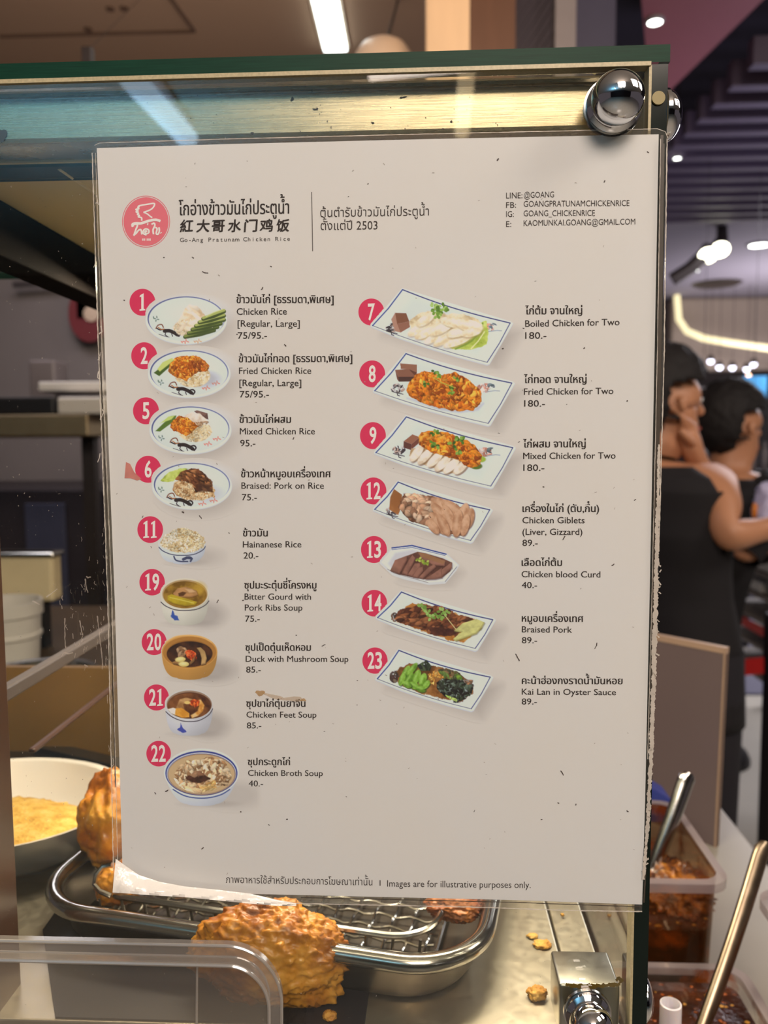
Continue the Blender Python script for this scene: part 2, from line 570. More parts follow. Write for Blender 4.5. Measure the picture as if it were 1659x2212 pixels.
# ------------------------------------------------------------------ the mall beyond, upper right
m_slat = mat('baffle', (88, 76, 94), rough=0.55, var=0.05)
proto = None
ys = [3.13, 3.33, 3.51, 3.68, 3.85, 4.02, 4.2, 4.38, 4.56, 4.74, 4.92, 5.1, 5.28, 5.44]
for i, y in enumerate(ys):
    if proto is None:
        proto = MB().box((0, -.03, -.055), (2.9, .03, .055), bev=.004).build('ceiling_baffle', m_slat, smooth=False)
        o = proto
    else:
        o = proto.copy(); COL.objects.link(o)
    o.location = (1.33 - 0.008 * i, y, 2.99)
    tag(o, ['nearest and highest of the long dark purple ceiling baffles', 'second nearest dark purple ceiling baffle, stepping left below the first', 'third dark purple ceiling baffle beside the pink soffit', 'fourth dark purple ceiling baffle beside the tip of the pink soffit'][i] if i < 4 else 'dark brown purple ceiling baffle in the receding stack right of the case corner', 'ceiling baffle', 'long ceiling baffles at the upper right')
m_lamp = emis('downlight_white', (246, 250, 240), 9)
m_trim = mat('downlight_rim', (150, 145, 150), rough=.4)
def downlight(px, py, z, r, label, group='round downlights in the mall ceiling'):
    c = atz(px, py, z)
    t = empty('downlight', c, label, 'light', group)
    MB().lathe([(0.0001, -.012), (r, -.012), (r, 0)], c, (0, 0, 1), 20).build('lamp', m_lamp, t)
    MB().lathe([(r, -.014), (r * 1.3, -.01), (r * 1.3, 0)], c, (0, 0, 1), 24, cap=False).build('rim', m_trim, t)
    if z < 2.95:
        MB().tube([c, (c.x, c.y, 3.35)], .004, 6).build('stem', m_dark, t)
downlight(1415, 41, 3.0, .026, 'bright round downlight above the pink soffit near the top edge')
downlight(1490, 583, 3.0, .075, 'round downlight just below the dark arm of the spotlight')
downlight(1640, 527, 3.0, .075, 'round downlight right of the spotlight near the right edge')
downlight(1510, 655, 3.0, .085, 'small downlight just above the cream cove light')
downlight(1463, 337, 2.936, .018, 'tiny pale downlight among the ceiling baffles')
c = atz(1548, 612, 3.0)
tag(MB().lathe([(0.0001, -.03), (.2, -.02), (.24, 0)], c, (0, 0, 1), 28).build('ceiling_vent', m_dark), 'dark round vent in the pale ceiling right of the downlights', 'vent')
# twin spotlight on an arm
c = at(1540, 547, 5.75)
t = empty('spotlight', c, 'bright twin spotlight on a dark arm under the lavender ceiling', 'light')
for dx in (-.035, .05):
    e = Vector((c.x + dx, c.y, c.z + dx * .45))
    hd = MB().lathe([(.03, .12), (.055, .06), (.07, 0.0)], e, (0.1, .6, .6), 20).build('lamp_head', m_dark, t)
    MB().lathe([(.0001, -.012), (.045, -.008), (.064, .0)], e, (.1, .6, .6), 20).build('bulb', emis('spot_white', (255, 250, 220), 8), hd)
MB().tube([at(1452, 604, 5.85), at(1490, 580, 5.82), at(1530, 545, 5.8), at(1560, 532, 5.8), at(1560, 532, 5.8) + Vector((0.02, .1, .5))], [.05, .05, .055, .045, .02], 10).build('arm', m_dark, t)
# cream cove light and bulkhead
pts = [at(px, py, yy) for px, py, yy in ((1462, 640, 8.6), (1466, 690, 8.5), (1484, 716, 8.4), (1520, 731, 8.3), (1580, 741, 8.2), (1659, 752, 8.1), (1760, 766, 8.0))]
tag(MB().tube(pts, .034, 8).build('cove_light', emis('cove_cream', (250, 236, 186), 1.0)), 'curved cream cove light under the lavender ceiling at right', 'light')
a, b = at(1440, 745, 8.9), at(1900, 800, 8.9)
structure(MB().box((a.x, 8.75, b.z), (b.x, 9.0, 3.0), bev=.04), 'trim_5', mat('bulkhead', (176, 160, 146), rough=.7, var=.06), smooth=False)
m_bok = emis('spot_lilac', (226, 226, 244), 6)
for i, (px, py) in enumerate(((1535, 780), (1554, 793), (1582, 794), (1613, 797), (1628, 787))):
    c = at(px, py, 8.2)
    t = empty('hanging_spotlight', c, ['first of the row of small lilac spotlights below the cove light', 'second small lilac spotlight, hanging lowest on the left of the row', 'third and brightest small spotlight in the row below the cove light', 'fourth small lilac spotlight in the row below the cove light', 'last small lilac spotlight on the right of the row below the cove light'][i], 'light', 'row of small spotlights under the bulkhead')
    MB().lathe([(.0001, -.03), (.02, -.022), (.03, 0), (.02, .022), (.0001, .03)], c, (0, 0, 1), 14).build('bulb', m_bok, t)
    MB().lathe([(.034, .008), (.036, .03), (.02, .06), (.002, .062), (.002, 3.0 - c.z)], c, (0, 0, 1), 14).build('cap', m_dark, t)
for px, py, yy, r, col, s, lab in ((1517, 929, 4.2, .026, (255, 244, 190), 16, 'bright warm bulb glowing between the two heads'), (1617, 812, 8.0, .022, (250, 200, 160), 6, 'small orange bulb below the row of spotlights'), (1625, 951, 4.4, .010, (110, 130, 250), 8, 'tiny blue indicator light beside the second head')):
    c = at(px, py, yy)
    t = empty('bulb_lamp', c, lab, 'light')
    MB().lathe([(.0001, -r), (r * .7, -r * .7), (r, 0), (r * .7, r * .7), (.0001, r)], c, (0, 0, 1), 16).build('bulb', emis('glow', col, s), t)
    MB().tube([c + Vector((0, 0, r * .8)), Vector((c.x, c.y, 3.35 if yy < 5.5 else 3.0))], .0015, 6).build('cord', m_dark, t)
# shop clutter at middle distance
def slab(name, px0, py0, px1, py1, y, dep, m, label, cat, bev=.01):
    a, b = at(px0, py1, y), at(px1, py0, y)
    return tag(MB().box((a.x, y, a.z), (b.x, y + dep, b.z), bev=bev).build(name, m, smooth=False), label, cat)
structure(MB().box((1.6, 9.7, 0), (9, 9.8, 3.0)), 'wall_shop', mat('shop_wall', (84, 74, 74), rough=.7, var=.35, scale=1.5), smooth=False)
slab('shop_fascia', 1430, 828, 1640, 862, 9.4, .3, mat('dark_fascia', (66, 56, 56), rough=.6), 'dark shop fascia behind the heads', 'shop front')
slab('shop_sign', 1500, 836, 1578, 852, 9.33, .07, mat('lavender_sign', (176, 164, 172), rough=.6), 'pale lavender shop sign above the second head', 'sign')
t = empty('kiosk', (at(1500, 900, 6.9).x, 6.9, 0), 'small shop kiosk with a lit panel and white board between the two heads', 'kiosk')
def kpart(name, px0, py0, px1, py1, y, dep, m, zlo=None):
    a, b = at(px0, py1, y), at(px1, py0, y)
    MB().box((a.x, y, a.z if zlo is None else zlo), (b.x, y + dep, b.z), bev=.006).build(name, m, t, smooth=False)
kpart('body', 1484, 838, 1532, 900, 6.95, .3, mat('kiosk_grey', (96, 92, 90), rough=.7, var=.3, scale=6), 0)
kpart('light_panel', 1488, 856, 1530, 872, 6.9, .05, emis('lightbox', (190, 208, 222), .55))
kpart('shelf', 1480, 872, 1530, 881, 6.75, .2, m_black)
kpart('notice_board', 1484, 882, 1520, 916, 6.9, .05, mat('white_board', (206, 200, 198), rough=.6))
kpart('green_trim', 1484, 838, 1500, 870, 6.9, .05, mat('green_post', (70, 90, 74), rough=.7))
a, b = at(1604, 870, 7.0), at(1657, 812, 7.0)
t = empty('blue_banner', (b.x, 7.03, 0), 'bright blue banner at the right edge above the second head', 'banner')
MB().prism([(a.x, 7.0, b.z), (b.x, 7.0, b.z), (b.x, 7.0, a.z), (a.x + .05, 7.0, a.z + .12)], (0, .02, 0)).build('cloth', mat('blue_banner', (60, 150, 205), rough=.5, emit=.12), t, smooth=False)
MB().tube([(b.x - .02, 7.04, 0), (b.x - .02, 7.04, b.z)], .015, 10).build('pole', m_dark, t)
A = [at(px, py, 5.0) for px, py in ((1596, 838), (1608, 848), (1620, 838), (1662, 872), (1662, 1010), (1612, 1040), (1600, 960))]
t = empty('info_board', (A[4].x - .05, 5.04, 0), 'black angular display panel behind the second head', 'display panel')
MB().prism(A, (0, .08, 0)).build('panel', m_black, t, smooth=False)
MB().tube([(A[4].x - .1, 5.04, 0), (A[4].x - .1, 5.04, A[4].z + .05)], .02, 10).build('stand', m_black, t)
A = at(1640, 1000, 4.0)
t = empty('bottle_rack', (A.x, A.y, 0), 'dark rack of grey bottles right of the second head', 'rack')
MB().box((A.x - .02, 4.0, A.z - .06), (A.x + .3, 4.2, A.z - .04)).build('shelf', m_black, t, smooth=False)
MB().box((A.x + .12, 4.08, 0), (A.x + .16, 4.12, A.z - .06)).build('leg', m_black, t, smooth=False)
for k in range(3):
    MB().lathe([(.02, -.04), (.02, .05), (.008, .08), (.008, .11)], (A.x + k * .06, 4.08, A.z), (0, 0, 1), 12).build('bottle', mat('grey_bottle', (120, 112, 118), rough=.3), t)

# rack of trays receding along the right
XR = 1.26
t = empty('tray_rack', (XR, 2.9, 0), 'dark metal rack of long shelves at the right edge below the forearm', 'rack')
for y in (2.28, 3.05):
    for xx in (XR + .02, XR + .5):
        MB().box((xx - .015, y - .015, 0), (xx + .015, y + .015, 1.1)).build('post', m_dark, t, smooth=False)
zs = [1.075, .985, .90, .81, .71, .60]
for z in zs:
    MB().box((XR, 2.2, z - .034), (XR + .55, 3.12, z - .018), bev=.003).build('shelf', mat('rack_shelf', (112, 102, 92), rough=.35, var=.2), t, smooth=False)
MB().box((XR - .006, 2.1, .738), (XR - .001, 3.1, .772)).build('red_strip', mat('red_strip', (200, 44, 30), rough=.5), t, smooth=False, label='red price strip')
m_tray = mat('white_tray', (196, 192, 182), rough=.35, var=.08)
for i, (z, y0, y1, lab) in enumerate(((1.075, 2.3, 3.08, 'topmost long white tray on the rack under the forearm'), (.985, 2.3, 3.1, 'second white tray down on the rack'), (.90, 2.72, 3.05, 'short white tray on the third shelf of the rack'))):
    tag(MB().box((XR + .01, y0, z - .017), (XR + .4, y1, z + .022), bev=.008).build('white_tray', m_tray, smooth=False), lab, 'tray', 'white trays on the rack')

# crowd-control posts and belt
def stanchion(x, y, label, r=.03):
    t = empty('barrier_post', (x, y, 0), label, 'barrier post')
    MB().lathe([(.165, 0), (.165, .02), (.15, .05), (.11, .085), (.05, .11), (.03, .12), (.0001, .121)], (x, y, 0), (0, 0, 1), 36).build('base', m_black, t)
    MB().lathe([(r, .11), (r, .86)], (x, y, 0), (0, 0, 1), 20).build('pole', m_black, t)
    MB().lathe([(.036, .84), (.036, .95), (.03, .965), (.0001, .968)], (x, y, 0), (0, 0, 1), 24).build('head', m_black, t)
    return t
p1_ = at(1677, 1440, 1.98)
stanchion(p1_.x, 1.98, 'tall black barrier post at the right edge', .034)
p2_ = atz(1537, 1612, 0.06)
stanchion(p2_.x, p2_.y, 'black barrier post whose domed base shows right of the taupe board')
a, b, c, d = at(1545, 1431, 2.04), at(1650, 1420, 1.97), at(1650, 1455, 1.97), at(1545, 1466, 2.04)
tag(MB().prism([a, b, c, d], (0, .004, 0)).build('barrier_belt', mat('red_belt', (178, 16, 14), rough=.6), smooth=False), 'red barrier belt stretched to the black post at right', 'belt')

# tall board on the side counter
ZK = 1.05
y0 = .50
A = at(1568, 1402, .47); Bt = at(1400, 1386, .53)
dirv = Vector((A.x - Bt.x, A.y - Bt.y, 0)).normalized()
Lf = Vector((A.x, A.y, 0)) - dirv * .17
zt = A.z
n = Vector((-dirv.y, dirv.x, 0)) * .006
t = empty('divider_board', (A.x - .08, .5, ZK), 'upright taupe board with pale edges standing behind the sauce tubs', 'board')
P = [Vector((Lf.x, Lf.y, ZK)), Vector((A.x - .004, A.y, ZK)), Vector((A.x, A.y, zt)), Vector((Lf.x, Lf.y, zt + .0))]
MB().prism(P, n).build('panel', mat('taupe_board', (106, 92, 92), rough=.35, var=.05, scale=8), t, smooth=False)
mb = MB()
mb.prism([P[3] + Vector((0, 0, -.005)) - n * .1, P[2] + Vector((0, 0, -.005)) - n * .1, P[2] + Vector((0, 0, .001)), P[3] + Vector((0, 0, .001))], n * 1.15)
mb.prism([P[1] - n * .1 - dirv * .0018, P[1] - n * .1, P[2] - n * .1, P[2] - n * .1 - dirv * .0018], n * 1.15)
mb.build('edge_band', mat('board_edge', (160, 134, 114), rough=.4), t, smooth=False, label='pale edge band')
# side counter that carries board and tubs
mc = mat('stone_counter', (142, 136, 126), rough=.3, var=.12, scale=14)
t = empty('side_counter', (.22, .3, 0), 'pale stone side counter under the sauce tubs', 'counter')
MB().box((.113, -.02, ZK - .04), (.345, .58, ZK), bev=.004).build('worktop', mc, t, smooth=False)
MB().box((.118, 0, .02), (.335, .57, ZK - .04)).build('body', m_dark, t, smooth=False)
a = at(1385, 1725, .40)
tag(MB().prism([at(1360, 1680, .44), at(1412, 1705, .43), at(1450, 1728, .42), at(1450, 1775, .42), at(1360, 1775, .44)], (0, .03, 0)).build('blue_box', mat('blue_box', (52, 62, 132), rough=.4, var=.08), smooth=False), 'blue carton between the menu edge and the taupe board', 'box')  # solid block stands in for a blue reflection in the shiny board

# ------------------------------------------------------------------ behind the case: kitchen seen through the glass at left
t = empty('kitchen_shelf', at(60, 950, 1.5), 'steel wall shelf in the kitchen at left', 'shelf')
a, b = at(-300, 946, 1.5), at(190, 912, 1.5)
MB().box((a.x, 1.5, a.z), (b.x, 1.78, a.z + .05), bev=.004).build('board', steel('shelf_steel', (170, 150, 120), .45, (4, 4, 4), .2), t, smooth=False)
MB().box((a.x + .1, 1.52, .0), (a.x + .14, 1.56, a.z)).build('leg', m_dark, t, smooth=False)
MB().box((b.x - .06, 1.6, .0), (b.x - .03, 1.63, a.z)).build('leg', m_dark, t, smooth=False)
zsh = a.z + .05
def onshelf(name, px0, px1, py_top, y, dep, m, lab, cat, bev=.006):
    A, Bv = at(px0, py_top, y), at(px1, py_top, y)
    return tag(MB().box((A.x, y, zsh), (Bv.x, y + dep, A.z), bev=bev).build(name, m, smooth=False), lab, cat)
onshelf('black_box', -60, 116, 858, 1.52, .16, m_black, 'black box on the kitchen shelf at left', 'box')
onshelf('steel_canister', 60, 117, 778, 1.69, .08, mat('grey_canister', (104, 94, 96), rough=.4), 'grey canister standing behind the black box on the kitchen shelf', 'canister')
onshelf('paper_stack', 122, 250, 858, 1.51, .2, mat('paper_stack', (214, 206, 198), rough=.7, var=.08, scale=40, stretch=(1, 1, 12)), 'stack of white paper on the kitchen shelf beside the menu edge', 'paper')
A = at(82, 836, 1.56)
tag(MB().box((A.x, 1.56, A.z - .01), (A.x + .35, 1.74, A.z + .012), bev=.004, M=None).build('white_board', mat('white_sheet', (208, 202, 200), rough=.6), smooth=False), 'white sheet lying on top of the paper stack on the kitchen shelf', 'board')
c = at(201, 682, 2.66)
t = empty('wall_dial', c, 'dark red round dial with a pale centre on the kitchen wall', 'dial')
MB().lathe([(.09, -.04), (.1, .0), (.1, .04)], c, (0, -1, 0), 36, sx=.75).build('case', mat('red_dial', (112, 40, 46), rough=.4), t)
MB().lathe([(.0001, .05), (.028, .048), (.028, .03)], (c.x + .012, c.y, c.z), (0, -1, 0), 24).build('hub', mat('dial_hub', (206, 180, 160), rough=.5), t)
a, b = at(170, 590, 2.65), at(240, 690, 2.65)
tag(MB().box((a.x, 2.62, b.z), (b.x, 2.7, a.z)).build('switch_box', mat('grey_box', (72, 62, 66), rough=.5), smooth=False), 'dark grey box on the kitchen wall above the red dial', 'box')
a, b = at(30, 615, 2.62), at(150, 606, 2.62)
tag(MB().tube([a, b], .012, 10).build('wall_rail', mat('rail_dark', (70, 62, 64), rough=.5)), 'dark rail across the grey kitchen wall at left', 'rail')
a = at(-260, 1480, 2.1)
t = empty('kitchen_cabinet', (-1.0, 2.2, 0), 'dark cabinet below the kitchen shelf', 'cabinet')
MB().box((-2.4, 2.0, 0), (-.1, 2.6, 1.32), bev=.005).build('body', mat('cabinet_dark', (46, 38, 42), rough=.5, var=.2), t, smooth=False)
MB().box((-1.14, 1.985, .3), (-1.02, 2.0, 1.28), bev=.003).build('door', mat('cabinet_blue', (66, 66, 84), rough=.4), t, smooth=False, label='blue-grey door')
# back counter of the stall
ZB = 1.12
t = empty('back_counter', (-.6, .9, 0), 'dark counter behind the case that carries bucket and pans', 'counter')
MB().box((-1.8, .46, ZB - .03), (.09, 1.3, ZB)).build('worktop', mat('back_worktop', (88, 68, 46), rough=.35, var=.3, scale=8), t, smooth=False)
MB().box((-1.78, .5, 0), (.08, 1.28, ZB - .03)).build('body', m_dark, t, smooth=False)
c = at(8, 1390, .75)
zt = at(8, 1298, .75).z
mb = MB().lathe([(.0001, ZB), (.042, ZB), (.047, zt - .05), (.05, zt - .048), (.05, zt - .044), (.048, zt - .042), (.049, zt - .02), (.052, zt - .018), (.052, zt), (.048, zt), (.046, zt - .06), (.0001, zt - .062)], (c.x, c.y, 0), (0, 0, 1), 40)
tag(mb.build('white_bucket', mat('bucket', (214, 206, 198), rough=.4, var=.05)), 'white plastic bucket with ribbed rim behind the case at left', 'bucket')
a, b = at(-160, 1300, .95), at(112, 1194, .95)
t = empty('steel_box', (a.x, .95, ZB), 'bright steel container standing above the white bucket at left', 'container')
MB().box((a.x, .95, a.z), (b.x, .985, b.z), bev=.006).build('body', mat('box_cream', (226, 206, 166), rough=.35, var=.2, scale=14), t, smooth=False)
MB().box((a.x, .955, ZB), (b.x - .02, .98, a.z)).build('stand', m_black, t, smooth=False)
MB().box((a.x - .004, .946, b.z - .008), (b.x + .004, .989, b.z), bev=.003).build('rim', m_polish, t, smooth=False)
c = at(60, 1492, .52)
t = empty('steel_pan', (c.x, .56, ZB), 'shallow steel pan with a bent handle behind the case', 'pan')
MB().lathe([(.0001, ZB + .002), (.058, ZB + .002), (.064, c.z), (.068, c.z + .002), (.062, c.z + .001), (.056, ZB + .006), (.0001, ZB + .006)], (c.x - .02, .58, 0), (0, 0, 1), 36).build('bowl', m_polish, t)
MB().tube([at(60, 1514, .5), at(118, 1516, .5), at(134, 1500, .5), at(136, 1476, .5), at(110, 1470, .52)], .0045, 10).build('handle', m_polish, t)

# ------------------------------------------------------------------ the glass display case
X0, X1, X2 = -.62, .1016, .1080
ZT0, ZT1, ZBOT = 1.5876, 1.5937, 1.17
case = empty('display_case', (-.2, .15, 1.05), 'glass display case with steel header strip and chrome ball bolts holding the menu', 'display case')
def pane(name, lo, hi, edge_axis, me=m_gedge):
    """slab of glass: clear faces, tinted cut edges"""
    mb = MB().box(lo, hi)
    o = mb.build(name, [m_glass, me], case, smooth=False)
    for p_ in o.data.polygons:
        nn = p_.normal
        if abs(nn[edge_axis]) < .5:
            p_.material_index = 1
    return o
pane('front_pane', (X0, 0, ZBOT), (X1, .006, ZT0 - .0004), 1, m_gedge)
pane('side_pane', (X1 + .0004, .0002, ZBOT), (X2, .36, ZT0 - .0004), 0, m_gedge_d)
pane('top_pane', (X0, -.0006, ZT0), (X2 + .0004, .36, ZT1), 2, m_gedge)
MB().box((X1 - .0006, -.0004, ZBOT), (X1 + .0004, .006, ZT0 - .001)).build('silicone_bead', m_bead, case, smooth=False)
MB().box((X0, -.0009, ZT0 - .0012), (X1, .004, ZT0 + .0003)).build('silicone_bead', m_bead, case, smooth=False)
# header strip: folded steel channel
zb = 1.5676
prof = [(.030, zb + .001), (.012, zb), (.0095, zb + .0006), (.0088, zb + .002), (.0086, zb + .0158), (.0092, zb + .0164), (.0092, zb + .0170), (.0080, zb + .0174), (.0076, zb + .0186), (.0082, zb + .0196), (.012, zb + .0199), (.03, zb + .0199)]
V = [(X0, y, z) for y, z in prof] + [(X1 - .0035, y, z) for y, z in prof]
n_ = len(prof)
MB().add(V, [(i, i + 1, i + 1 + n_, i + n_) for i in range(n_ - 1)]).build('header_strip', m_steel, case, ang=18)
# grime on the header strip
rnd = random.Random(21)
mb = MB()
for i, (px, py, w, h, a) in enumerate(((631, 214, 5, 9, .4), (680, 236, 8, 3, .1), (872, 210, 13, 3, -.2), (866, 211, 4, 4, 0), (975, 262, 4, 4, 0), (957, 279, 4, 4, 0), (844, 232, 2, 2, 0), (685, 235, 3, 5, 0), (707, 262, 1.5, 4, 0), (715, 275, 1.5, 4, 0), (648, 188, 1.5, 4, .2), (674, 197, 1.5, 5, 0), (423, 193, 2, 3, .5), (364, 284, 2, 2, 0), (805, 265, 6, 3, .3), (545, 288, 6, 5, .3), (430, 176, 2, 2, 0), (690, 246, 1.2, 4, .2), (875, 278, 3, 2, 0), (1075, 270, 1.5, 3, 0), (1088, 278, 1.5, 4, 0))):
    px_blob(mb, px, py, w * .6, h * .6, .0085, i + 2, 12, rot=a)
for k in range(40):
    px_blob(mb, rnd.uniform(250, 1230), rnd.uniform(190, 285), rnd.uniform(.5, 1.3), rnd.uniform(.5, 1.5), .0085, k, 8)
px_blob(mb, 4, 292, 11, 14, .0085, 3)
mb.build('header_grime', mat('brown_grime', (62, 42, 26), rough=.6, var=.3, scale=400), case, smooth=False, kind='stuff', label='brown specks of dried grease')
# roof sheet and frame behind the glass
MB().box((-.186, .03, 1.5678), (X1 - .004, .35, 1.570)).build('roof_sheet', m_olive, case, smooth=False)
a = at(100, 368, .05)
MB().box((X0, .032, a.z - .0), (X1 - .01, .05, 1.5676), bev=.001).build('front_rail', m_dark, case, smooth=False)
MB().box((-.204, .05, 1.541), (-.184, .5, 1.5676), bev=.001).build('side_rail', mat('matt_rail', (24, 20, 19), rough=.9, spec=.05), case, smooth=False)
MB().box((-.196, .06, 1.3215), (-.190, .62, 1.3290), bev=.001).build('side_rail', mat('grey_rail', (84, 75, 73), rough=.4), case, smooth=False)
MB().box((-.194, .1, 1.2850), (-.190, .60, 1.2875), bev=.001).build('side_rail', m_dk_brown, case, smooth=False)
a, b = atz(128, 365, 1.5676), atz(215, 425, 1.5676)
MB().tube([a, b], .0008, 6).build('roof_seam', mat('bright_seam', (226, 206, 170), rough=.3), case)
MB().box((-.60, .262, 1.205), (.09, .268, 1.286)).build('back_panel', m_brown, case, smooth=False)
a = at(21, 1560, .03)
MB().box((a.x - .03, .0075, ZBOT), (a.x, .03, 1.44), bev=.0012).build('corner_post', m_dk_brown, case, smooth=False)  # dark brown upright strip at the left edge
# deck, skirt, back counter ledge
ZD = 1.205
MB().box((X0, .0065, ZD - .004), (.083, .30, ZD), bev=.0008).build('deck', m_deck, case, smooth=False)
MB().box((.0845, .0065, ZD - .008), (X1 - .0005, .30, ZD - .001), bev=.0008).build('deck_border', m_deck, case, smooth=False)
MB().box((X0, .008, 1.0), (X1, .32, ZD - .006)).build('base', m_dark, case, smooth=False)
A, B = Vector((-.36, .285, 1.222)), Vector((-.150, .192, 1.222))
dv = (B - A).normalized(); nv = Vector((-dv.y, dv.x, 0))
mb = MB()
mb.prism([A, B, B + nv * .014, A + nv * .014], (0, 0, -.016))
mb.prism([A + nv * .014, B + nv * .014, B + nv * .026 , A + nv * .026], (0, 0, .004))
mb.build('ledge', steel('ledge_steel', (128, 128, 134), .3, (3, 3, 3), .2), case, smooth=False)
# chrome ball bolts
def bolt(c, axis, r, flat=1.0, collar=1.06, back=.9, mat_=m_chrome):
    c = Vector(c)
    ax = Vector(axis).normalized()
    n = 18
    prof = [(r * collar, -r * back), (r * collar, -r * min(.62, back * .7)), (r * .9, -r * min(.5, back * .6))] + [(max(.00001, r * math.cos(-.5 + (PI / 2 + .5) * k / n)), r * flat * math.sin(-.5 + (PI / 2 + .5) * k / n)) for k in range(n + 1)] if back > .5 else [(r * collar, -r * back), (r * collar, 0)] + [(max(.00001, r * math.cos(PI / 2 * k / n)), r * flat * math.sin(PI / 2 * k / n)) for k in range(n + 1)]
    o = MB().lathe(prof, c, ax, 48).build('bolt', mat_, case, label='chrome ball bolt')
    if back > .5:
        MB().lathe([(r * 1.13, -r * 1.0), (r * 1.13, -r * .84), (r * .9, -r * .8)], c, ax, 48).build('washer', m_polish, o)
bolt(at(1335, 211, -.009), (0, -1, 0), .0094, .9)
bolt(at(1277, 2216, -.0082), (0, -1, 0), .0085, 1.0)
c = at(1440, 252, .008); bolt((X2 + .0016, c.y, c.z), (1, 0, 0), .0092, .62, back=.15)
c = at(1388, 2152, .010); bolt((X2 + .0010, c.y, c.z), (1, 0, 0), .0090, .42, back=.1)
c = at(1315, 100, .018); bolt((c.x, c.y, ZT1 + .0006), (0, 0, 1), .0062, .3, back=.08)
# threaded spacer between the two side edges
c = at(1425, 222, .004)
MB().lathe([(.0024, -.0008), (.0024, .003)], (X1 + .003, .0002, c.z), (0, 1, 0), 20).build('spacer', mat('brass_spacer', (150, 134, 84), rough=.45), case)
# steel corner clamp low on the right
a, b = at(1208, 2126, .0072), at(1343, 2126, .0072)
zt = a.z
M_ = None
t = MB()
t.box((a.x, .0072, 1.19), (b.x - .0006, .030, zt), bev=.0012, seg=3)
t.build('corner_clamp', steel('clamp_steel', (186, 182, 172), .30, (6, 6, 6), .12), case, ang=30)
mb = MB()
px_ribbon(mb, [(1222, 2127), (1260, 2131), (1300, 2129), (1340, 2126)], 7, .0068, .6, 3, 2)
px_ribbon(mb, [(1330, 2118), (1338, 2112), (1344, 2122)], 8, .0068, .5, 4, 2)
mb.build('clamp_grease', mat('yellow_grease', (120, 96, 34), rough=.5, var=.4, scale=500), case, smooth=False)
# dried drips and smears on the front glass at left
mb = MB()
rnd = random.Random(8)
for k in range(64):
    u = rnd.random()
    px = 120 + 110 * (1 - (1 - u) ** 1.6) + rnd.uniform(-6, 4); py = rnd.uniform(1130, 1450)
    if px < 165 and py < 1250:
        continue
    px_ribbon(mb, [(px, py), (px + rnd.uniform(-2, 2), py + rnd.uniform(2, 6)), (px + rnd.uniform(-3, 4), py + rnd.uniform(6, 12))], rnd.uniform(.5, 1.2), -.0002, .6, k, 2)
for pts in ([(186, 1245), (190, 1248), (196, 1246)], [(184, 1250), (186, 1268), (190, 1280)], [(172, 1340), (178, 1372)], [(140, 1335), (140, 1380), (142, 1400)], [(182, 1436), (190, 1440)], [(138, 1410), (148, 1412), (158, 1410)], [(70, 1298), (86, 1306)], [(100, 1290), (124, 1272)], [(210, 1330), (218, 1400), (222, 1440)]):
    px_ribbon(mb, pts, 2.0, -.0002, .5, 5, 2)
for k in range(60):
    px, py = rnd.uniform(0, 205), rnd.uniform(380, 1800)
    px_ribbon(mb, [(px, py), (px + rnd.uniform(-2, 2), py + rnd.uniform(1, 4))], rnd.uniform(.6, 1.4), -.0002, .5, k, 2)
mb.build('grease_drips', mat('dried_drips', (206, 192, 180), rough=.3, var=.3, scale=300, alpha=.42), case, smooth=False, kind='stuff', label='pale dried drips on the glass')

# lamps in front of the stall that show as streaks in glass and steel
m_tube_c = emis('tube_cool', (190, 226, 255), 7)
m_tube_w = emis('tube_warm', (255, 226, 180), 5)  # added lamp, placed where its mirror image makes the gold streak
for (pa, pb, m, w, lab) in (((282, 168), (405, 298), m_tube_c, .05, 'cool white tube lamp over the aisle in front of the case'), ((1008, 158), (998, 285), m_tube_w, .035, 'warm tube lamp over the aisle in front of the case')):
    A, B = mirz(*pa, 2.9, .0), mirz(*pb, 2.9, .0)
    t = empty('tube_lamp', (A + B) / 2, lab, 'light')
    MB().tube([A, B], w, 10).build('tube', m, t)
    MB().box((min(A.x, B.x) - .03, min(A.y, B.y), 2.955), (max(A.x, B.x) + .03, max(A.y, B.y), 2.99)).build('fitting', m_trim, t, smooth=False)
# ------------------------------------------------------------------ the printed menu sheet
Y_PAPER = -0.0010
PAPER_PX = (206.0, 190.0, 177.0)          # the unprinted paper as it shows under the mall light
PAPER_ALB = 0.80
def ink(c):
    """printed colour, given as it looks under that light, as reflectance"""
    return tuple(min(0.96, lin1(c[k]) / lin1(PAPER_PX[k]) * PAPER_ALB) for k in range(3)) + (1.0,)
def ink_mat(name, c, rough=0.55):
    m, nt, p, out = new_mat(name)
    p.inputs['Base Color'].default_value = ink(c)
    p.inputs['Roughness'].default_value = rough
    p.inputs['Specular IOR Level'].default_value = 0.1
    return m

menu = empty('laminated_menu', at(830, 1930, 0), 'white laminated food menu with numbered dishes fixed to the front of the glass case', 'menu')

# paper with faint cloudy mottling
m_paper, nt, p, out = new_mat('paper')
tc = nt.nodes.new('ShaderNodeTexCoord')
nz = nt.nodes.new('ShaderNodeTexNoise'); nz.inputs['Scale'].default_value = 22; nz.inputs['Detail'].default_value = 3
mx = nt.nodes.new('ShaderNodeMix'); mx.data_type = 'RGBA'
mx.inputs[6].default_value = (PAPER_ALB * 1.012, PAPER_ALB * 0.995, PAPER_ALB * 0.965, 1)
mx.inputs[7].default_value = (PAPER_ALB * 0.988, PAPER_ALB * 1.005, PAPER_ALB * 1.035, 1)
nt.links.new(tc.outputs['Object'], nz.inputs[0]); nt.links.new(nz.outputs['Fac'], mx.inputs[0]); nt.links.new(mx.outputs[2], p.inputs['Base Color'])
p.inputs['Roughness'].default_value = 0.6
p.inputs['Specular IOR Level'].default_value = 0.1

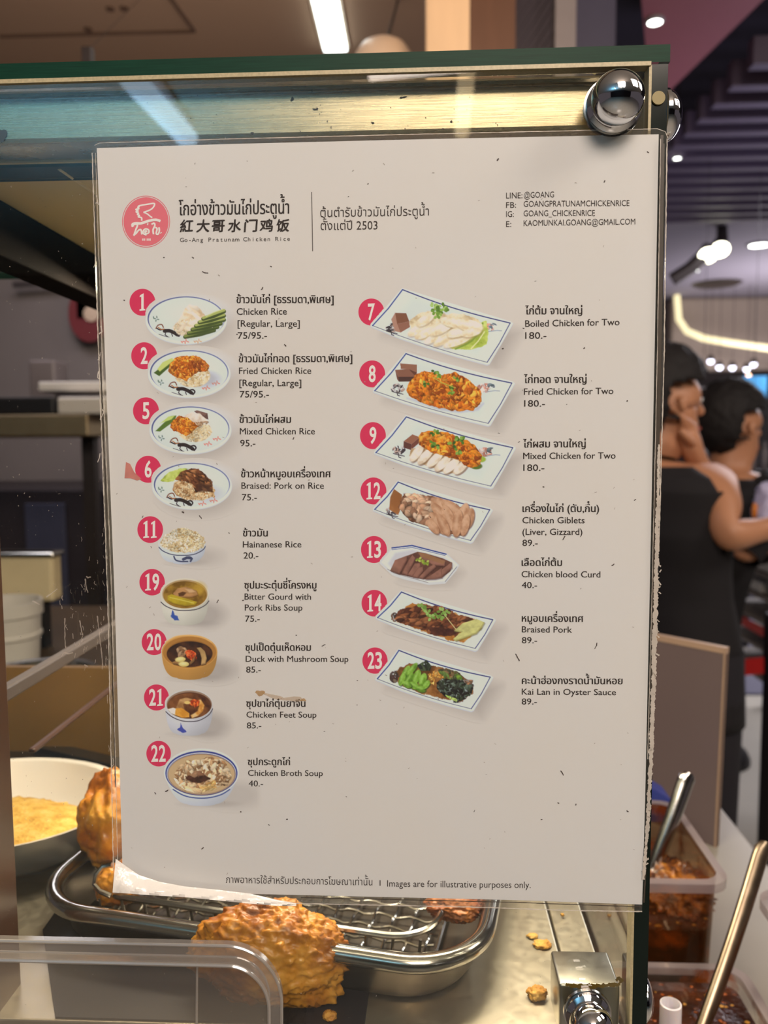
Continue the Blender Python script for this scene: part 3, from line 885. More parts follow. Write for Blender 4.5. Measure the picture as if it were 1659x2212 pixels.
def sheet(name, px_poly, y0, y1, m, parent=menu, **k):
    a = [at(x, y, y0) for x, y in px_poly]
    b = [Vector((v.x, y1, v.z)) for v in a]
    n = len(a)
    f = [tuple(range(n)), tuple(range(2 * n - 1, n - 1, -1))] + [(i, i + n, (i + 1) % n + n, (i + 1) % n) for i in range(n)]
    return MB().add(a + b, f).build(name, m, parent, smooth=False, **k)

paper_px = [(209, 320), (500, 311), (900, 301), (1423, 290), (1414, 760), (1403, 1300), (1393, 1750), (1387, 1954), (1100, 1944), (800, 1937), (500, 1930), (266, 1925), (248, 1300), (228, 800)]
sheet('paper', paper_px, Y_PAPER, -0.0006, m_paper)

m_film = clear_mat('laminate_film', (0.97, 0.97, 0.96), f0=0.015, rough=0.12, haze=0.05, haze_col=(235, 228, 220))
fo = [(197, 330), (200, 318), (212, 310), (500, 301), (900, 291), (1420, 279), (1436, 284), (1443, 298), (1436, 760), (1424, 1200), (1408, 1650), (1390, 1900), (1387, 1968), (1240, 1966), (1000, 1958), (700, 1952), (480, 1944), (243, 1929), (244, 1880), (232, 1300), (213, 800)]
sheet('laminate_film', fo, -0.0019, -0.0004, m_film)
m_edge = mat('film_edge', (222, 212, 200), rough=0.35, var=0.25, scale=300, alpha=0.75)
m_edge_dark = mat('film_seam', (70, 62, 54), rough=0.4, var=0.3, scale=200)

# worn film edge: pale cracked rim on the right, thin rims elsewhere, dark seams beside the paper
mb = MB()
px_ribbon(mb, [(1441, 300), (1435, 760), (1423, 1190)], 2.0, -0.00205, 0.5, 3)
px_ribbon(mb, [(1424, 960), (1419, 1190), (1413, 1420), (1408, 1600), (1398, 1800), (1390, 1900)], lambda t: 5 + 4 * math.sin(t * 3.1), -0.0021, 0.4, 4, 2.0)
px_ribbon(mb, [(1427, 300), (1420, 760), (1408, 1300), (1399, 1640)], 1.3, -0.00205, 0.4, 5)
px_ribbon(mb, [(199, 330), (214, 800), (233, 1300), (245, 1880)], 1.6, -0.00205, 0.7, 6)
px_ribbon(mb, [(206, 330), (222, 800), (242, 1300), (254, 1860)], 1.0, -0.00205, 0.7, 8)
px_ribbon(mb, [(204, 314), (214, 309), (500, 300), (900, 290), (1420, 278), (1437, 284), (1443, 298)], 1.4, -0.00205, 0.4, 7)
px_ribbon(mb, [(640, 1951.5), (700, 1953), (1000, 1959), (1240, 1967), (1387, 1969)], 2.0, -0.00205, 0.5, 9)
rnd = random.Random(5)
for k in range(12):
    t = rnd.random()
    x = 214 + (245 - 214) * t + rnd.uniform(-6, 6); y = 800 * (1 - t) + 1880 * t if k % 2 else rnd.uniform(330, 800)
    x = 199 + (y - 330) * (46 / 1550.) + rnd.uniform(-3, 9)
    px_ribbon(mb, [(x, y), (x + rnd.uniform(-4, 4), y + rnd.uniform(3, 14)), (x + rnd.uniform(-5, 5), y + rnd.uniform(14, 22))], rnd.uniform(.8, 2.2), -0.0021, .6, k, 3)
for k in range(30):
    y = rnd.uniform(1150, 1900)
    x = 1424 - (y - 1190) * 0.045 + rnd.uniform(-2, 4)
    px_ribbon(mb, [(x, y), (x + rnd.uniform(2, 8), y + rnd.uniform(-6, 8))], rnd.uniform(1, 2.6), -0.0021, .6, k, 2)
mb.build('film_rim', m_edge, menu, smooth=False, label='pale cracked rim of the plastic film')
mb = MB()
px_ribbon(mb, [(1430, 292), (1423, 760), (1411, 1300), (1401, 1750), (1391, 1950)], lambda t: 6.5 - 3.5 * t, -0.0020, .15, 3)
px_ribbon(mb, [(1433.5, 310), (1428, 700), (1423, 960)], 4, -0.00195, .05, 5)
px_ribbon(mb, [(205, 420), (218, 800), (238, 1300), (250, 1700)], 2.2, -0.0020, .5, 4)
px_ribbon(mb, [(650, 1939), (800, 1942), (1100, 1949), (1385, 1959)], 1.6, -0.0020, .2, 6)
mb.build('film_seam', m_edge_dark, menu, smooth=False, label='dark seam line beside the paper edge')

# lower-left corner where the film peels up; white colour stands in for its bright reflection
upper = [(250, 1855), (268, 1868), (300, 1890), (345, 1905), (400, 1915), (470, 1922), (540, 1930), (600, 1944), (640, 1951)]
lower = [(243, 1928), (262, 1929), (300, 1932), (345, 1935), (400, 1938), (470, 1945), (540, 1952), (600, 1957), (640, 1957)]
V, Fq = [], []
nu, nv = 33, 9
for i in range(nu):
    s = i / (nu - 1) * (len(upper) - 1)
    k = min(int(s), len(upper) - 2); f = s - k
    a = np.array(upper[k]) * (1 - f) + np.array(upper[k + 1]) * f
    b = np.array(lower[k]) * (1 - f) + np.array(lower[k + 1]) * f
    for j in range(nv):
        t = j / (nv - 1)
        q = a * (1 - t) + b * t
        lift = 0.0045 * math.sin(PI * min(1, t * 1.0) * .5) ** 1.5 * math.sin(PI * min(1, .35 + .65 * i / (nu - 1))) + 0.0006 * math.sin(i * 1.7 + j * 1.3) * t
        V.append(at(q[0], q[1], -0.0026 - max(0, lift)))
for i in range(nu - 1):
    for j in range(nv - 1):
        Fq.append((i * nv + j, (i + 1) * nv + j, (i + 1) * nv + j + 1, i * nv + j + 1))
m_peel = mat('peeled_film', (246, 240, 232), rough=0.22, var=0.10, scale=120, bump=0.5, spec=0.7)
MB().add(V, Fq).build('peeled_film', m_peel, menu, label='glossy film corner peeling away from the paper')

# ---------------- lettering
cu = bpy.data.curves.new('lettering', 'FONT')
cu.resolution_u = 3
cu_ob = bpy.data.objects.new('lettering', cu)
COL.objects.link(cu_ob)
_glyph = {}
def _raw(s, off):
    cu.offset = off
    cu.body = s
    bpy.context.view_layer.update()
    me = bpy.data.meshes.new_from_object(cu_ob.evaluated_get(bpy.context.evaluated_depsgraph_get()))
    v = np.zeros(len(me.vertices) * 3)
    me.vertices.foreach_get('co', v)
    f = [tuple(q.vertices) for q in me.polygons]
    bpy.data.meshes.remove(me)
    return v.reshape(-1, 3)[:, :2], f
def glyph(ch, off=0.0):
    k = (ch, off)
    if k not in _glyph:
        v, f = _raw(ch, off)
        w, _ = _raw(ch + '|', off)
        b, _ = _raw('|', off)
        _glyph[k] = (v, f, w[:, 0].max() - b[:, 0].max())
    return _glyph[k]
UPV, TONE, TALL = 'ัิีึื็ํ', '่้๊๋์', 'ปฝฟ'
def layout(text, off=0.0, mono=None, gap=0.0):
    V, Fq, x = [], [], 0.0
    n = 0
    base, up = '', False
    for i, ch in enumerate(text):
        v, f, adv = glyph(ch, off)
        dx = dy = 0.0
        if ch in UPV or ch in TONE:
            if base in TALL:
                dx -= 0.13
            if ch in TONE and (up or (i + 1 < len(text) and text[i + 1] == 'ำ')):
                dy += 0.215
            up = up or ch in UPV
        elif ch not in 'ุู':
            base, up = ch, False
        if mono and ch != ' ':
            dx += (mono - adv) / 2
        if len(v):
            V.append(v + np.array([x + dx, dy]))
            Fq += [tuple(q + n for q in ff) for ff in f]
            n += len(v)
        x += (mono if mono else adv + (gap if adv > .01 else 0))
    V = np.concatenate(V)
    return V, Fq, V[:, 0].min(), V[:, 0].max()
def text_px(mb, text, x0, y0, x1, y1, em, off=0.0, y=Y_PAPER - 0.00009, mono=None, gap=0.0, mi=0, shear=0.0):
    """one line whose baseline runs from pixel (x0, y0) to (x1, y1); em = font height in pixels"""
    V, Fq, a, b = layout(text, off, mono, gap)
    ux, uy = (x1 - x0) / (b - a), (y1 - y0) / (b - a)
    P = []
    for vx, vy in V:
        vx -= a
        P.append(at(x0 + ux * (vx + shear * vy), y0 + uy * vx - em * vy, y))
    mb.add(P, Fq, mi)

m_ink = ink_mat('black_ink', (44, 32, 28))
m_ink_b = ink_mat('dark_ink', (36, 25, 22))
m_red = ink_mat('red_ink', (205, 44, 78))
m_pink = ink_mat('logo_ink', (214, 100, 106))
m_white = ink_mat('paper_white', (232, 208, 200))
m_halo = ink_mat('badge_halo', (222, 206, 196))

ITEMS = [
 ('chicken rice', [('ข้าวมันไก่ [ธรรมดา,พิเศษ]', 510.6, 654.6, 720, 654.4, 1), ('Chicken Rice', 511.3, 680, 619.3, 679.3, 0), ('[Regular, Large]', 513.2, 705.7, 647.3, 705.7, 0), ('75/95.-', 513.6, 731.7, 576.4, 731.4, 0)]),
 ('fried chicken rice', [('ข้าวมันไก่ทอด [ธรรมดา,พิเศษ]', 515.5, 782.5, 760.3, 781.5, 1), ('Fried Chicken Rice', 516.2, 807.9, 672, 807.3, 0), ('[Regular, Large]', 517, 834, 650.6, 834, 0), ('75/95.-', 517.8, 858.4, 580.6, 858.4, 0)]),
 ('mixed chicken rice', [('ข้าวมันไก่ผสม', 517, 913.5, 627.8, 913.5, 1), ('Mixed Chicken Rice', 518, 938.5, 680, 938.2, 0), ('95.-', 518.8, 964, 551.3, 964, 0)]),
 ('braised pork on rice', [('ข้าวหน้าหมูอบเครื่องเทศ', 520.4, 1031, 713.4, 1031, 1), ('Braised: Pork on Rice', 521.4, 1055.7, 699.4, 1055.7, 0), ('75.-', 522.4, 1080.8, 554.6, 1080.8, 0)]),
 ('rice bowl', [('ข้าวมัน', 524.5, 1158.6, 577.7, 1158.6, 1), ('Hainanese Rice', 524.5, 1182.7, 650.8, 1182.4, 0), ('20.-', 526, 1206.6, 557.7, 1206.6, 0)]),
 ('bitter gourd soup', [('ซุปมะระตุ๋นซี่โครงหมู', 527.6, 1271.4, 682.8, 1271.4, 1), ('Bitter Gourd with', 528.2, 1295.3, 671.5, 1295.6, 0), ('Pork Ribs Soup', 528.6, 1319, 653, 1319, 0), ('75.-', 529.5, 1342.9, 560.8, 1342.9, 0)]),
 ('duck soup', [('ซุปเป็ดตุ๋นเห็ดหอม', 530, 1405.8, 670.8, 1405.8, 1), ('Duck with Mushroom Soup', 530.7, 1429.6, 752.3, 1430, 0), ('85.-', 531.7, 1452.8, 563, 1452.8, 0)]),
 ('chicken feet soup', [('ซุปขาไก่ตุ๋นยาจีน', 531.7, 1526.8, 659, 1526.8, 1), ('Chicken Feet Soup', 532.3, 1550, 683.3, 1550.3, 0), ('85.-', 533.2, 1573.5, 564.2, 1573.5, 0)]),
 ('chicken broth', [('ซุปกระดูกไก่', 535, 1652.7, 625.7, 1652.7, 1), ('Chicken Broth Soup', 535.7, 1675.9, 697, 1676.5, 0), ('40.-', 537, 1698.8, 568, 1698.8, 0)]),
 ('boiled chicken', [('ไก่ต้ม จานใหญ่', 1134.5, 679, 1257, 678.4, 1), ('Boiled Chicken for Two', 1134.5, 706, 1338, 702.3, 0), ('180.-', 1134.5, 731.8, 1180, 731.5, 0)]),
 ('fried chicken', [('ไก่ทอด จานใหญ่', 1131.8, 827.5, 1266.4, 826.7, 1), ('Fried Chicken for Two', 1131.8, 853, 1324.7, 851, 0), ('180.-', 1132.2, 878.3, 1177, 878.3, 0)]),
 ('mixed chicken', [('ไก่ผสม จานใหญ่', 1130, 966.7, 1264.5, 966, 1), ('Mixed Chicken for Two', 1130, 991.7, 1329.5, 990.6, 0), ('180.-', 1130.3, 1017, 1175.6, 1017, 0)]),
 ('giblets', [('เครื่องในไก่ (ตับ,กึ๋น)', 1128.5, 1106, 1293.3, 1106, 1), ('Chicken Giblets', 1128.5, 1130.4, 1262.6, 1130.4, 0), ('(Liver, Gizzard)', 1128.5, 1155.4, 1257.8, 1155.4, 0), ('89.-', 1128.5, 1179.3, 1161.4, 1179.3, 0)]),
 ('blood curd', [('เลือดไก่ต้ม', 1126.6, 1222.5, 1213.3, 1222.5, 1), ('Chicken blood Curd', 1126.6, 1246.8, 1296.6, 1247.5, 0), ('40.-', 1127, 1270.3, 1160, 1270.3, 0)]),
 ('braised pork', [('หมูอบเครื่องเทศ', 1127, 1342.8, 1259, 1343.6, 1), ('Braised Pork', 1127.3, 1366, 1235.3, 1366.7, 0), ('89.-', 1127.3, 1389.5, 1160, 1389.5, 0)]),
 ('kale', [('คะน้าฮ่องกงราดน้ำมันหอย', 1127, 1477.4, 1344, 1478, 1), ('Kai Lan in Oyster Sauce', 1127, 1500.5, 1330.3, 1501.6, 0), ('89.-', 1127, 1521.8, 1159.5, 1521.8, 0)]),
]
for nm, lines in ITEMS:
    mb = MB()
    for t, x0, y0, x1, y1, bold in lines:
        k = 1 - 0.10 * max(0, (y0 - 650) / 1000.0)
        text_px(mb, t, x0, y0, x1, y1, (23.5 if bold else 20.8) * k)
        for q in (.5, 1.0) if bold else (.35,):
            text_px(mb, t, x0 + q, y0, x1 + q, y1, (23.5 if bold else 20.8) * k, y=Y_PAPER - .00009 - q * .00001)
    mb.build('dish_caption', m_ink_b, menu, smooth=False, label='printed caption and price of the ' + nm)

mb = MB(); text_px(mb, 'โกอ่างข้าวมันไก่ประตูน้ำ', 385.9, 465, 623.8, 461.5, 40.5)
text_px(mb, 'โกอ่างข้าวมันไก่ประตูน้ำ', 386.9, 465, 624.8, 461.5, 40.5, y=Y_PAPER - .000096)
mb.build('shop_title', m_ink_b, menu, smooth=False, label='tall Thai title lettering')
mb = MB()
for ch, x in zip('紅大哥水门鸡饭', (402, 437.7, 470.2, 505.7, 540.6, 574.4, 610)):
    for k, (dx, dy) in enumerate(((0, 0), (1.1, .3), (.5, -.8), (-.5, .7))):
        text_px(mb, ch, x - 13.5 + dx, 499.5 - (x - 402) * .006 + dy, x + 13.5 + dx, 498.6 - (x - 402) * .006 + dy, 29, 0.0, shear=.07, y=Y_PAPER - .00008 - k * .000005)
mb.build('brush_title', m_ink_b, menu, smooth=False, label='Chinese brush lettering')
mb = MB(); text_px(mb, 'Go-Ang Pratunam Chicken Rice', 388.8, 522.5, 626.2, 520, 12.6, 0.0, mono=0.62)
mb.build('english_title', m_ink, menu, smooth=False, label='small typewriter lettering')
mb = MB()
text_px(mb, 'ต้นตำรับข้าวมันไก่ประตูน้ำ', 691.8, 469, 926.6, 465.5, 27.5)
text_px(mb, 'ตั้งแต่ปี 2503', 692.7, 496.8, 815.5, 495.5, 26.5)
mb.build('slogan', m_ink, menu, smooth=False, label='two lines of Thai lettering right of the rule')
MB().add([at(672.4, 414.7, -.00104), at(674.0, 414.7, -.00104), at(676.2, 542.8, -.00104), at(674.6, 542.8, -.00104)], [(0, 1, 2, 3)]).build('rule', m_ink, menu, smooth=False)
mb = MB()
for t, x0, y0, x1, y1 in (('LINE:', 1093.3, 428.7, 1128.3, 428), ('@GOANG', 1132, 427.5, 1196.8, 426.2), ('FB:', 1093.3, 449.2, 1114.8, 448.6), ('GOANGPRATUNAMCHICKENRICE', 1131.3, 446.7, 1359.7, 444.7),
                          ('IG:', 1093.3, 468.7, 1110, 468.4), ('GOANG_CHICKENRICE', 1131.3, 467.2, 1285.2, 466.2), ('E:', 1093.3, 490.2, 1104.3, 490), ('KAOMUNKAI.GOANG@GMAIL.COM', 1131.3, 488.2, 1372.2, 484.7)):
    text_px(mb, t, x0, y0, x1, y1, 18.4)
mb.build('contact_lines', m_ink, menu, smooth=False, label='four lines of contact lettering top right')
mb = MB()
text_px(mb, 'ภาพอาหารใช้สำหรับประกอบการโฆษณาเท่านั้น', 487.8, 1907, 804.5, 1912.7, 21.5)
text_px(mb, 'I', 820, 1913.5, 822, 1913.5, 18, 0)
text_px(mb, 'Images are for illustrative purposes only.', 836.4, 1915.3, 1146.4, 1918.5, 20.5)
mb.build('footnote', m_ink, menu, smooth=False, label='small footnote lettering along the bottom')

# ---------------- logo and number badges
def disc_px(mb, cx, cy, rx, ry, y, n=48, mi=0):
    mb.add([at(cx + rx * math.cos(2 * PI * k / n), cy + ry * math.sin(2 * PI * k / n), y) for k in range(n)], [tuple(range(n))], mi)
def ring_px(mb, cx, cy, rx, ry, w, y, n=56, mi=0):
    V = []
    for k in range(n):
        c, s = math.cos(2 * PI * k / n), math.sin(2 * PI * k / n)
        V += [at(cx + rx * c, cy + ry * s, y), at(cx + (rx - w) * c, cy + (ry - w) * s, y)]
    mb.add(V, [(2 * k, 2 * k + 1, (2 * k + 3) % (2 * n), (2 * k + 2) % (2 * n)) for k in range(n)], mi)

mb = MB(); disc_px(mb, 315.5, 478.6, 48.6, 52.6, Y_PAPER - .00004); ring_px(mb, 315.5, 478.6, 51.8, 56.0, 1.5, Y_PAPER - .00004)
logo = mb.build('logo_disc', m_pink, menu, smooth=False, label='round pink logo disc')
LG = lambda *pts: [(240 + x * .2411, 400 + y * .2411) for x, y in pts]
mb = MB()
for w, pts in ((3.2, LG((250, 208), (243, 192), (262, 182), (320, 172), (386, 164), (382, 192), (360, 215), (325, 232), (290, 243))),
               (3.0, LG((290, 243), (322, 256), (345, 275), (368, 292))),
               (3.4, LG((262, 180), (240, 200), (248, 212), (222, 218), (242, 232), (224, 238), (246, 252), (236, 262), (254, 272), (244, 284), (272, 292), (274, 318))),
               (5.5, LG((196, 372), (192, 352), (215, 342), (268, 342), (330, 322), (395, 310), (442, 322))),
               (3.6, LG((186, 374), (206, 352), (236, 356), (222, 398), (204, 452))),
               (3.6, LG((200, 452), (225, 430), (248, 402), (268, 402), (276, 442))),
               (3.4, LG((322, 418), (312, 408), (304, 422), (318, 434), (338, 424), (334, 400), (308, 392), (288, 412), (292, 436), (318, 446))),
               (2.6, LG((330, 340), (326, 358))),
               (3.6, LG((362, 352), (384, 340), (392, 362), (376, 400), (380, 440))),
               (3.6, LG((396, 378), (412, 392), (404, 432), (420, 440), (432, 410), (428, 378))),
               (4.0, LG((444, 424), (450, 430)))):
    _ly = getattr(mb, 'ly', 0.0); mb.ly = _ly + .000008
    px_ribbon(mb, smooth_px(pts), w, Y_PAPER - .00005 - _ly, .06, 3, 1.0, lay=1e-6)
for k in range(8):
    if k != 3:
        px_ribbon(mb, LG((282 + k * 10, 478), (282 + k * 10, 498)), 1.6, Y_PAPER - .00007, .1, k, 2)
mb.build('logo_emblem', m_white, logo, smooth=False, label='pale rooster head and script strokes')

BADGES = [('1', 307.8, 653, 28), ('2', 311.4, 768.5, 28), ('5', 315.3, 887.4, 28), ('6', 320, 1013.7, 28), ('11', 324.5, 1144, 27.7), ('19', 328.6, 1257.6, 27.5), ('20', 333, 1387, 27), ('21', 338, 1506.7, 27), ('22', 342.7, 1628, 26.5),
          ('7', 802.2, 674, 28), ('8', 804, 807.7, 28), ('9', 805.6, 941, 28), ('12', 806.7, 1060.5, 28), ('13', 807.8, 1187, 28), ('14', 808.6, 1303, 27.6), ('23', 810, 1427, 27.2)]
for t, cx, cy, r in BADGES:
    mb = MB(); disc_px(mb, cx, cy, r, r + 1.2, Y_PAPER - .000015)
    bd = mb.build('number_badge', m_red, menu, smooth=False, label='red badge numbered ' + t)
    mb = MB()
    w = 15 if len(t) == 1 else 33
    if t == '1':
        w = 9
    h = 33.0
    x0 = cx - w / 2
    # narrow numerals with small slab serifs on the ones
    n = len(t)
    cw = w / n
    for i, ch in enumerate(t):
        a = x0 + i * cw + (0.6 if n == 2 else 0)
        b = a + cw - (1.8 if n == 2 else 0)
        if ch == '1':
            m = (a + b) / 2
            mb.add([at(px, py, Y_PAPER - .00009) for px, py in ((m - 2.6, cy - 17), (m + 2.6, cy - 19.5), (m + 2.6, cy + 14), (m + 6, cy + 14.5), (m + 6, cy + 17.5), (m - 6.5, cy + 18.5), (m - 6.5, cy + 15.5), (m - 2.6, cy + 14.2), (m - 2.6, cy - 12), (m - 6, cy - 11), (m - 6, cy - 14))], [tuple(range(11))])
        else:
            text_px(mb, ch, a, cy + 17, b, cy + 16.4, 50, 0.022, y=Y_PAPER - .00009)
    mb.build('numeral', m_white, bd, smooth=False)

# ---------------- flecks, hairs and stains on the sheet
rnd = random.Random(11)
mb = MB()
spots = [(795, 397, 3, -60), (566, 623, 7, -60), (616, 746, 6, 45), (433, 1117, 9, 50), (308, 1116, 5, -60), (395, 1107, 6, 35), (634, 947, 5, -60), (699, 1394, 9, -25), (731, 1424, 8, 60), (470, 1299, 8, -65), (1218, 1162, 10, -60), (1214, 1670, 12, 60), (1170, 1770, 4, 0), (1174, 1052, 4, 10), (1324, 1220, 7, -35), (437, 1832, 6, -45), (335, 1714, 5, 50), (360, 1708, 8, -30), (581, 1782, 4, 30), (620, 1770, 4, 0), (520, 1754, 3, 20), (1131, 709, 4, 10), (525, 1297, 4, 0), (512, 722, 3, 0), (268, 649, 3, 40), (1206, 1735, 4, 20), (1244, 1738, 4, -70), (1356, 1752, 5, 40), (772, 1470, 3, 0), (640, 1372, 3, 0), (1372, 1080, 5, -30), (1287, 1395, 14, -70), (1118, 1420, 18, 60), (1262, 752, 4, -30), (1086, 753, 4, -20), (1355, 866, 3, 0), (1076, 345, 6, -50), (1306, 392, 5, -60), (1400, 328, 5, 30), (443, 588, 14, 15), (585, 576, 4, 20), (354, 556, 3, 0), (417, 556, 5, 30)]
for k in range(120):
    spots.append((rnd.uniform(240, 1390), rnd.uniform(330, 1890), rnd.uniform(2, 5), rnd.uniform(-80, 80)))
for i, (x, y, l, a) in enumerate(spots):
    a = math.radians(a)
    dx, dy = math.cos(a) * l / 2, math.sin(a) * l / 2
    px_ribbon(mb, [(x - dx, y - dy), (x + rnd.uniform(-.15, .15) * l, y + rnd.uniform(-.15, .15) * l), (x + dx, y + dy)], 1.9 if i < 43 else rnd.uniform(.7, 1.4), Y_PAPER - .000105, .5, i, 1.5, mi=0 if i < 43 or i % 6 == 0 else 1, lay=1e-6)
mb.build('paper_flecks', [ink_mat('fleck_dark', (70, 55, 50)), ink_mat('fleck_pale', (158, 140, 128))], menu, smooth=False, kind='stuff', label='dark flecks and hairs under the film')
m_y1 = mat('sauce_stain', (196, 148, 70), rough=.4, var=.3, scale=400, alpha=.6)
m_y2 = mat('faint_stain', (205, 168, 120), rough=.4, var=.3, scale=300, alpha=.35)
m_p1 = mat('pink_smear', (226, 140, 128), rough=.4, var=.3, scale=300, alpha=.8)
mb = MB()
px_blob(mb, 562, 1497, 10, 6, Y_PAPER - .000112, 3); px_blob(mb, 590, 1504, 22, 4, Y_PAPER - .000108, 4, mi=1, rot=.25); px_blob(mb, 632, 1510, 24, 5, Y_PAPER - .000108, 5, mi=1)
px_blob(mb, 655, 1512, 6, 3, Y_PAPER - .000112, 6)
mb.build('sauce_stain', [m_y1, m_y2], menu, smooth=False, label='orange grease smear above the chicken feet soup caption')
MB().add([at(x, y, Y_PAPER - .000112) for x, y in ((272, 998), (281, 1002), (290, 1020), (306, 1035), (296, 1038), (282, 1033), (269, 1033))], [tuple(range(7))]).build('pink_smear', m_p1, menu, smooth=False, label='pink smear left of badge six')
# ---------------- printed dish pictures: ink density computed on a fine grid, one grid per dish
def vnoise(X, Y, scale, seed):
    r = np.random.RandomState(seed)
    L = r.rand(64, 64)
    x, y = X / scale, Y / scale
    xi, yi = np.floor(x).astype(int), np.floor(y).astype(int)
    fx, fy = x - xi, y - yi
    fx, fy = fx * fx * (3 - 2 * fx), fy * fy * (3 - 2 * fy)
    g = lambda a, b: L[a % 64, b % 64]
    return (g(xi, yi) * (1 - fx) + g(xi + 1, yi) * fx) * (1 - fy) + (g(xi, yi + 1) * (1 - fx) + g(xi + 1, yi + 1) * fx) * fy
def fbm(X, Y, scale, seed, o=4):
    s, a, t = 0, 1, 0
    for k in range(o):
        s = s + a * vnoise(X, Y, scale / 2 ** k, seed + k)
        t += a
        a *= .55
    return s / t

class Pic:
    count = 0
    def __init__(s, x0, y0, x1, y1, conv, step=1.0):
        nx, ny = int((x1 - x0) / step) + 1, int((y1 - y0) / step) + 1
        s.X, s.Y = np.meshgrid(np.linspace(x0, x1, nx), np.linspace(y0, y1, ny))
        s.C = np.ones((ny, nx, 3)) * np.array(PAPER_PX)
        s.A = np.zeros((ny, nx))
        b = min(12, nx // 8)
        e = lambda n: np.clip(np.minimum(np.arange(n), np.arange(n)[::-1]) / b, 0, 1)
        s.E = np.minimum(e(ny)[:, None], e(nx)[None, :])
        s.k, s.ox, s.oy = conv
        s.N = np.clip((fbm(s.X, s.Y, 16, 77) - .5) * 2.4 + .5, 0, 1)
        s.r = random.Random(int(x0 * 7 + y0))
    def P(s, pts):
        return [(s.ox + a * s.k, s.oy + b * s.k) for a, b in pts]
    def put(s, m, col, cover=True):
        m = np.clip(m, 0, 1)
        s.C = s.C * (1 - m[..., None]) + (np.asarray(col, float)) * m[..., None]
        if cover:
            s.A = np.maximum(s.A, m)
    def ell(s, cx, cy, rx, ry, soft=1.0, rot=0.0, raw=False):
        if not raw:
            cx, cy, rx, ry = s.ox + cx * s.k, s.oy + cy * s.k, rx * s.k, ry * s.k
        c, q = math.cos(rot), math.sin(rot)
        u, v = (s.X - cx) * c + (s.Y - cy) * q, -(s.X - cx) * q + (s.Y - cy) * c
        d = (1 - np.sqrt((u / rx) ** 2 + (v / ry) ** 2)) * min(rx, ry)
        return np.clip(d / soft + .5, 0, 1)
    def sd(s, P):
        X, Y = s.X, s.Y
        d2 = np.full(X.shape, 1e9)
        ins = np.zeros(X.shape, bool)
        n = len(P)
        for i in range(n):
            (ax, ay), (bx, by) = P[i], P[(i + 1) % n]
            ex, ey = bx - ax, by - ay
            t = np.clip(((X - ax) * ex + (Y - ay) * ey) / (ex * ex + ey * ey + 1e-9), 0, 1)
            d2 = np.minimum(d2, (X - ax - t * ex) ** 2 + (Y - ay - t * ey) ** 2)
            c = ((ay > Y) != (by > Y)) & (X < (bx - ax) * (Y - ay) / (by - ay + 1e-12) + ax)
            ins ^= c
        return np.where(ins, 1, -1) * np.sqrt(d2)
    def poly(s, pts, soft=1.0, wob=0.0, seed=0, ws=8.0):
        d = s.sd(s.P(pts))
        if wob:
            d = d + wob * (fbm(s.X, s.Y, ws, seed + 5) - .5) * 2
        return np.clip(d / soft + .5, 0, 1)
    def line(s, pts, w, soft=1.0):
        P = s.P(pts)
        if len(P) > 3:
            P = smooth_px(P, 4)
        d2 = np.full(s.X.shape, 1e9)
        for (ax, ay), (bx, by) in zip(P[:-1], P[1:]):
            ex, ey = bx - ax, by - ay
            t = np.clip(((s.X - ax) * ex + (s.Y - ay) * ey) / (ex * ex + ey * ey + 1e-9), 0, 1)
            d2 = np.minimum(d2, (s.X - ax - t * ex) ** 2 + (s.Y - ay - t * ey) ** 2)
        return np.clip((w / 2 - np.sqrt(d2)) / soft + .5, 0, 1)
    def tex(s, m, cols, scale, seed=0, cover=True, gain=1.0):
        """fill a mask with a fractal mix of colours"""
        n = np.clip((fbm(s.X, s.Y, scale, seed) - .5) * 2.2 * gain + .5, 0, .999) * (len(cols) - 1)
        i = n.astype(int)
        f = (n - i)[..., None]
        c = np.array(cols, float)
        s.put(m, c[i] * (1 - f) + c[np.minimum(i + 1, len(cols) - 1)] * f, cover)
    def bits(s, m, n, size, cols, elong=(1.5, 3.6), ang=(0, 180), lite=0.22, edge=0.35, soft=1.0):
        """many small pieces scattered over a mask, each lit from the upper left and darker at its rim"""
        ys, xs = np.nonzero(m > .5)
        if not len(ys):
            return
        order = sorted(s.r.sample(range(len(ys)), min(n, len(ys))), key=lambda q: ys[q])
        dx = s.X[0, 1] - s.X[0, 0]
        for q in order:
            cx, cy = s.X[ys[q], xs[q]], s.Y[ys[q], xs[q]]
            a = s.r.uniform(*size)
            b = a / s.r.uniform(*elong)
            R = int(a / dx) + 3
            sl = (slice(max(0, ys[q] - R), ys[q] + R + 1), slice(max(0, xs[q] - R), xs[q] + R + 1))
            X, Y = s.X[sl] - cx, s.Y[sl] - cy
            t = math.radians(s.r.uniform(*ang))
            u, v = (X * math.cos(t) + Y * math.sin(t)) / a, (-X * math.sin(t) + Y * math.cos(t)) / b
            v = v + .35 * (u * u - .3) * s.r.choice((-1, 1))
            rr = np.sqrt(u * u + v * v)
            mk = np.clip((1 - rr) * b / soft + .5, 0, 1) * np.clip(m[sl] * 1.6, 0, 1)
            c = np.array(s.r.choice(cols), float) * s.r.uniform(.93, 1.07)
            c = c * (0.86 + .28 * s.N[ys[q], xs[q]])
            sh = 1 - lite * (Y / (a + 1e-6)) - lite * .5 * (X / (a + 1e-6)) - edge * np.clip(rr - .55, 0, .6)
            s.C[sl] = s.C[sl] * (1 - mk[..., None]) + np.clip(c * sh[..., None], 0, 245) * mk[..., None]
            s.A[sl] = np.maximum(s.A[sl], mk)
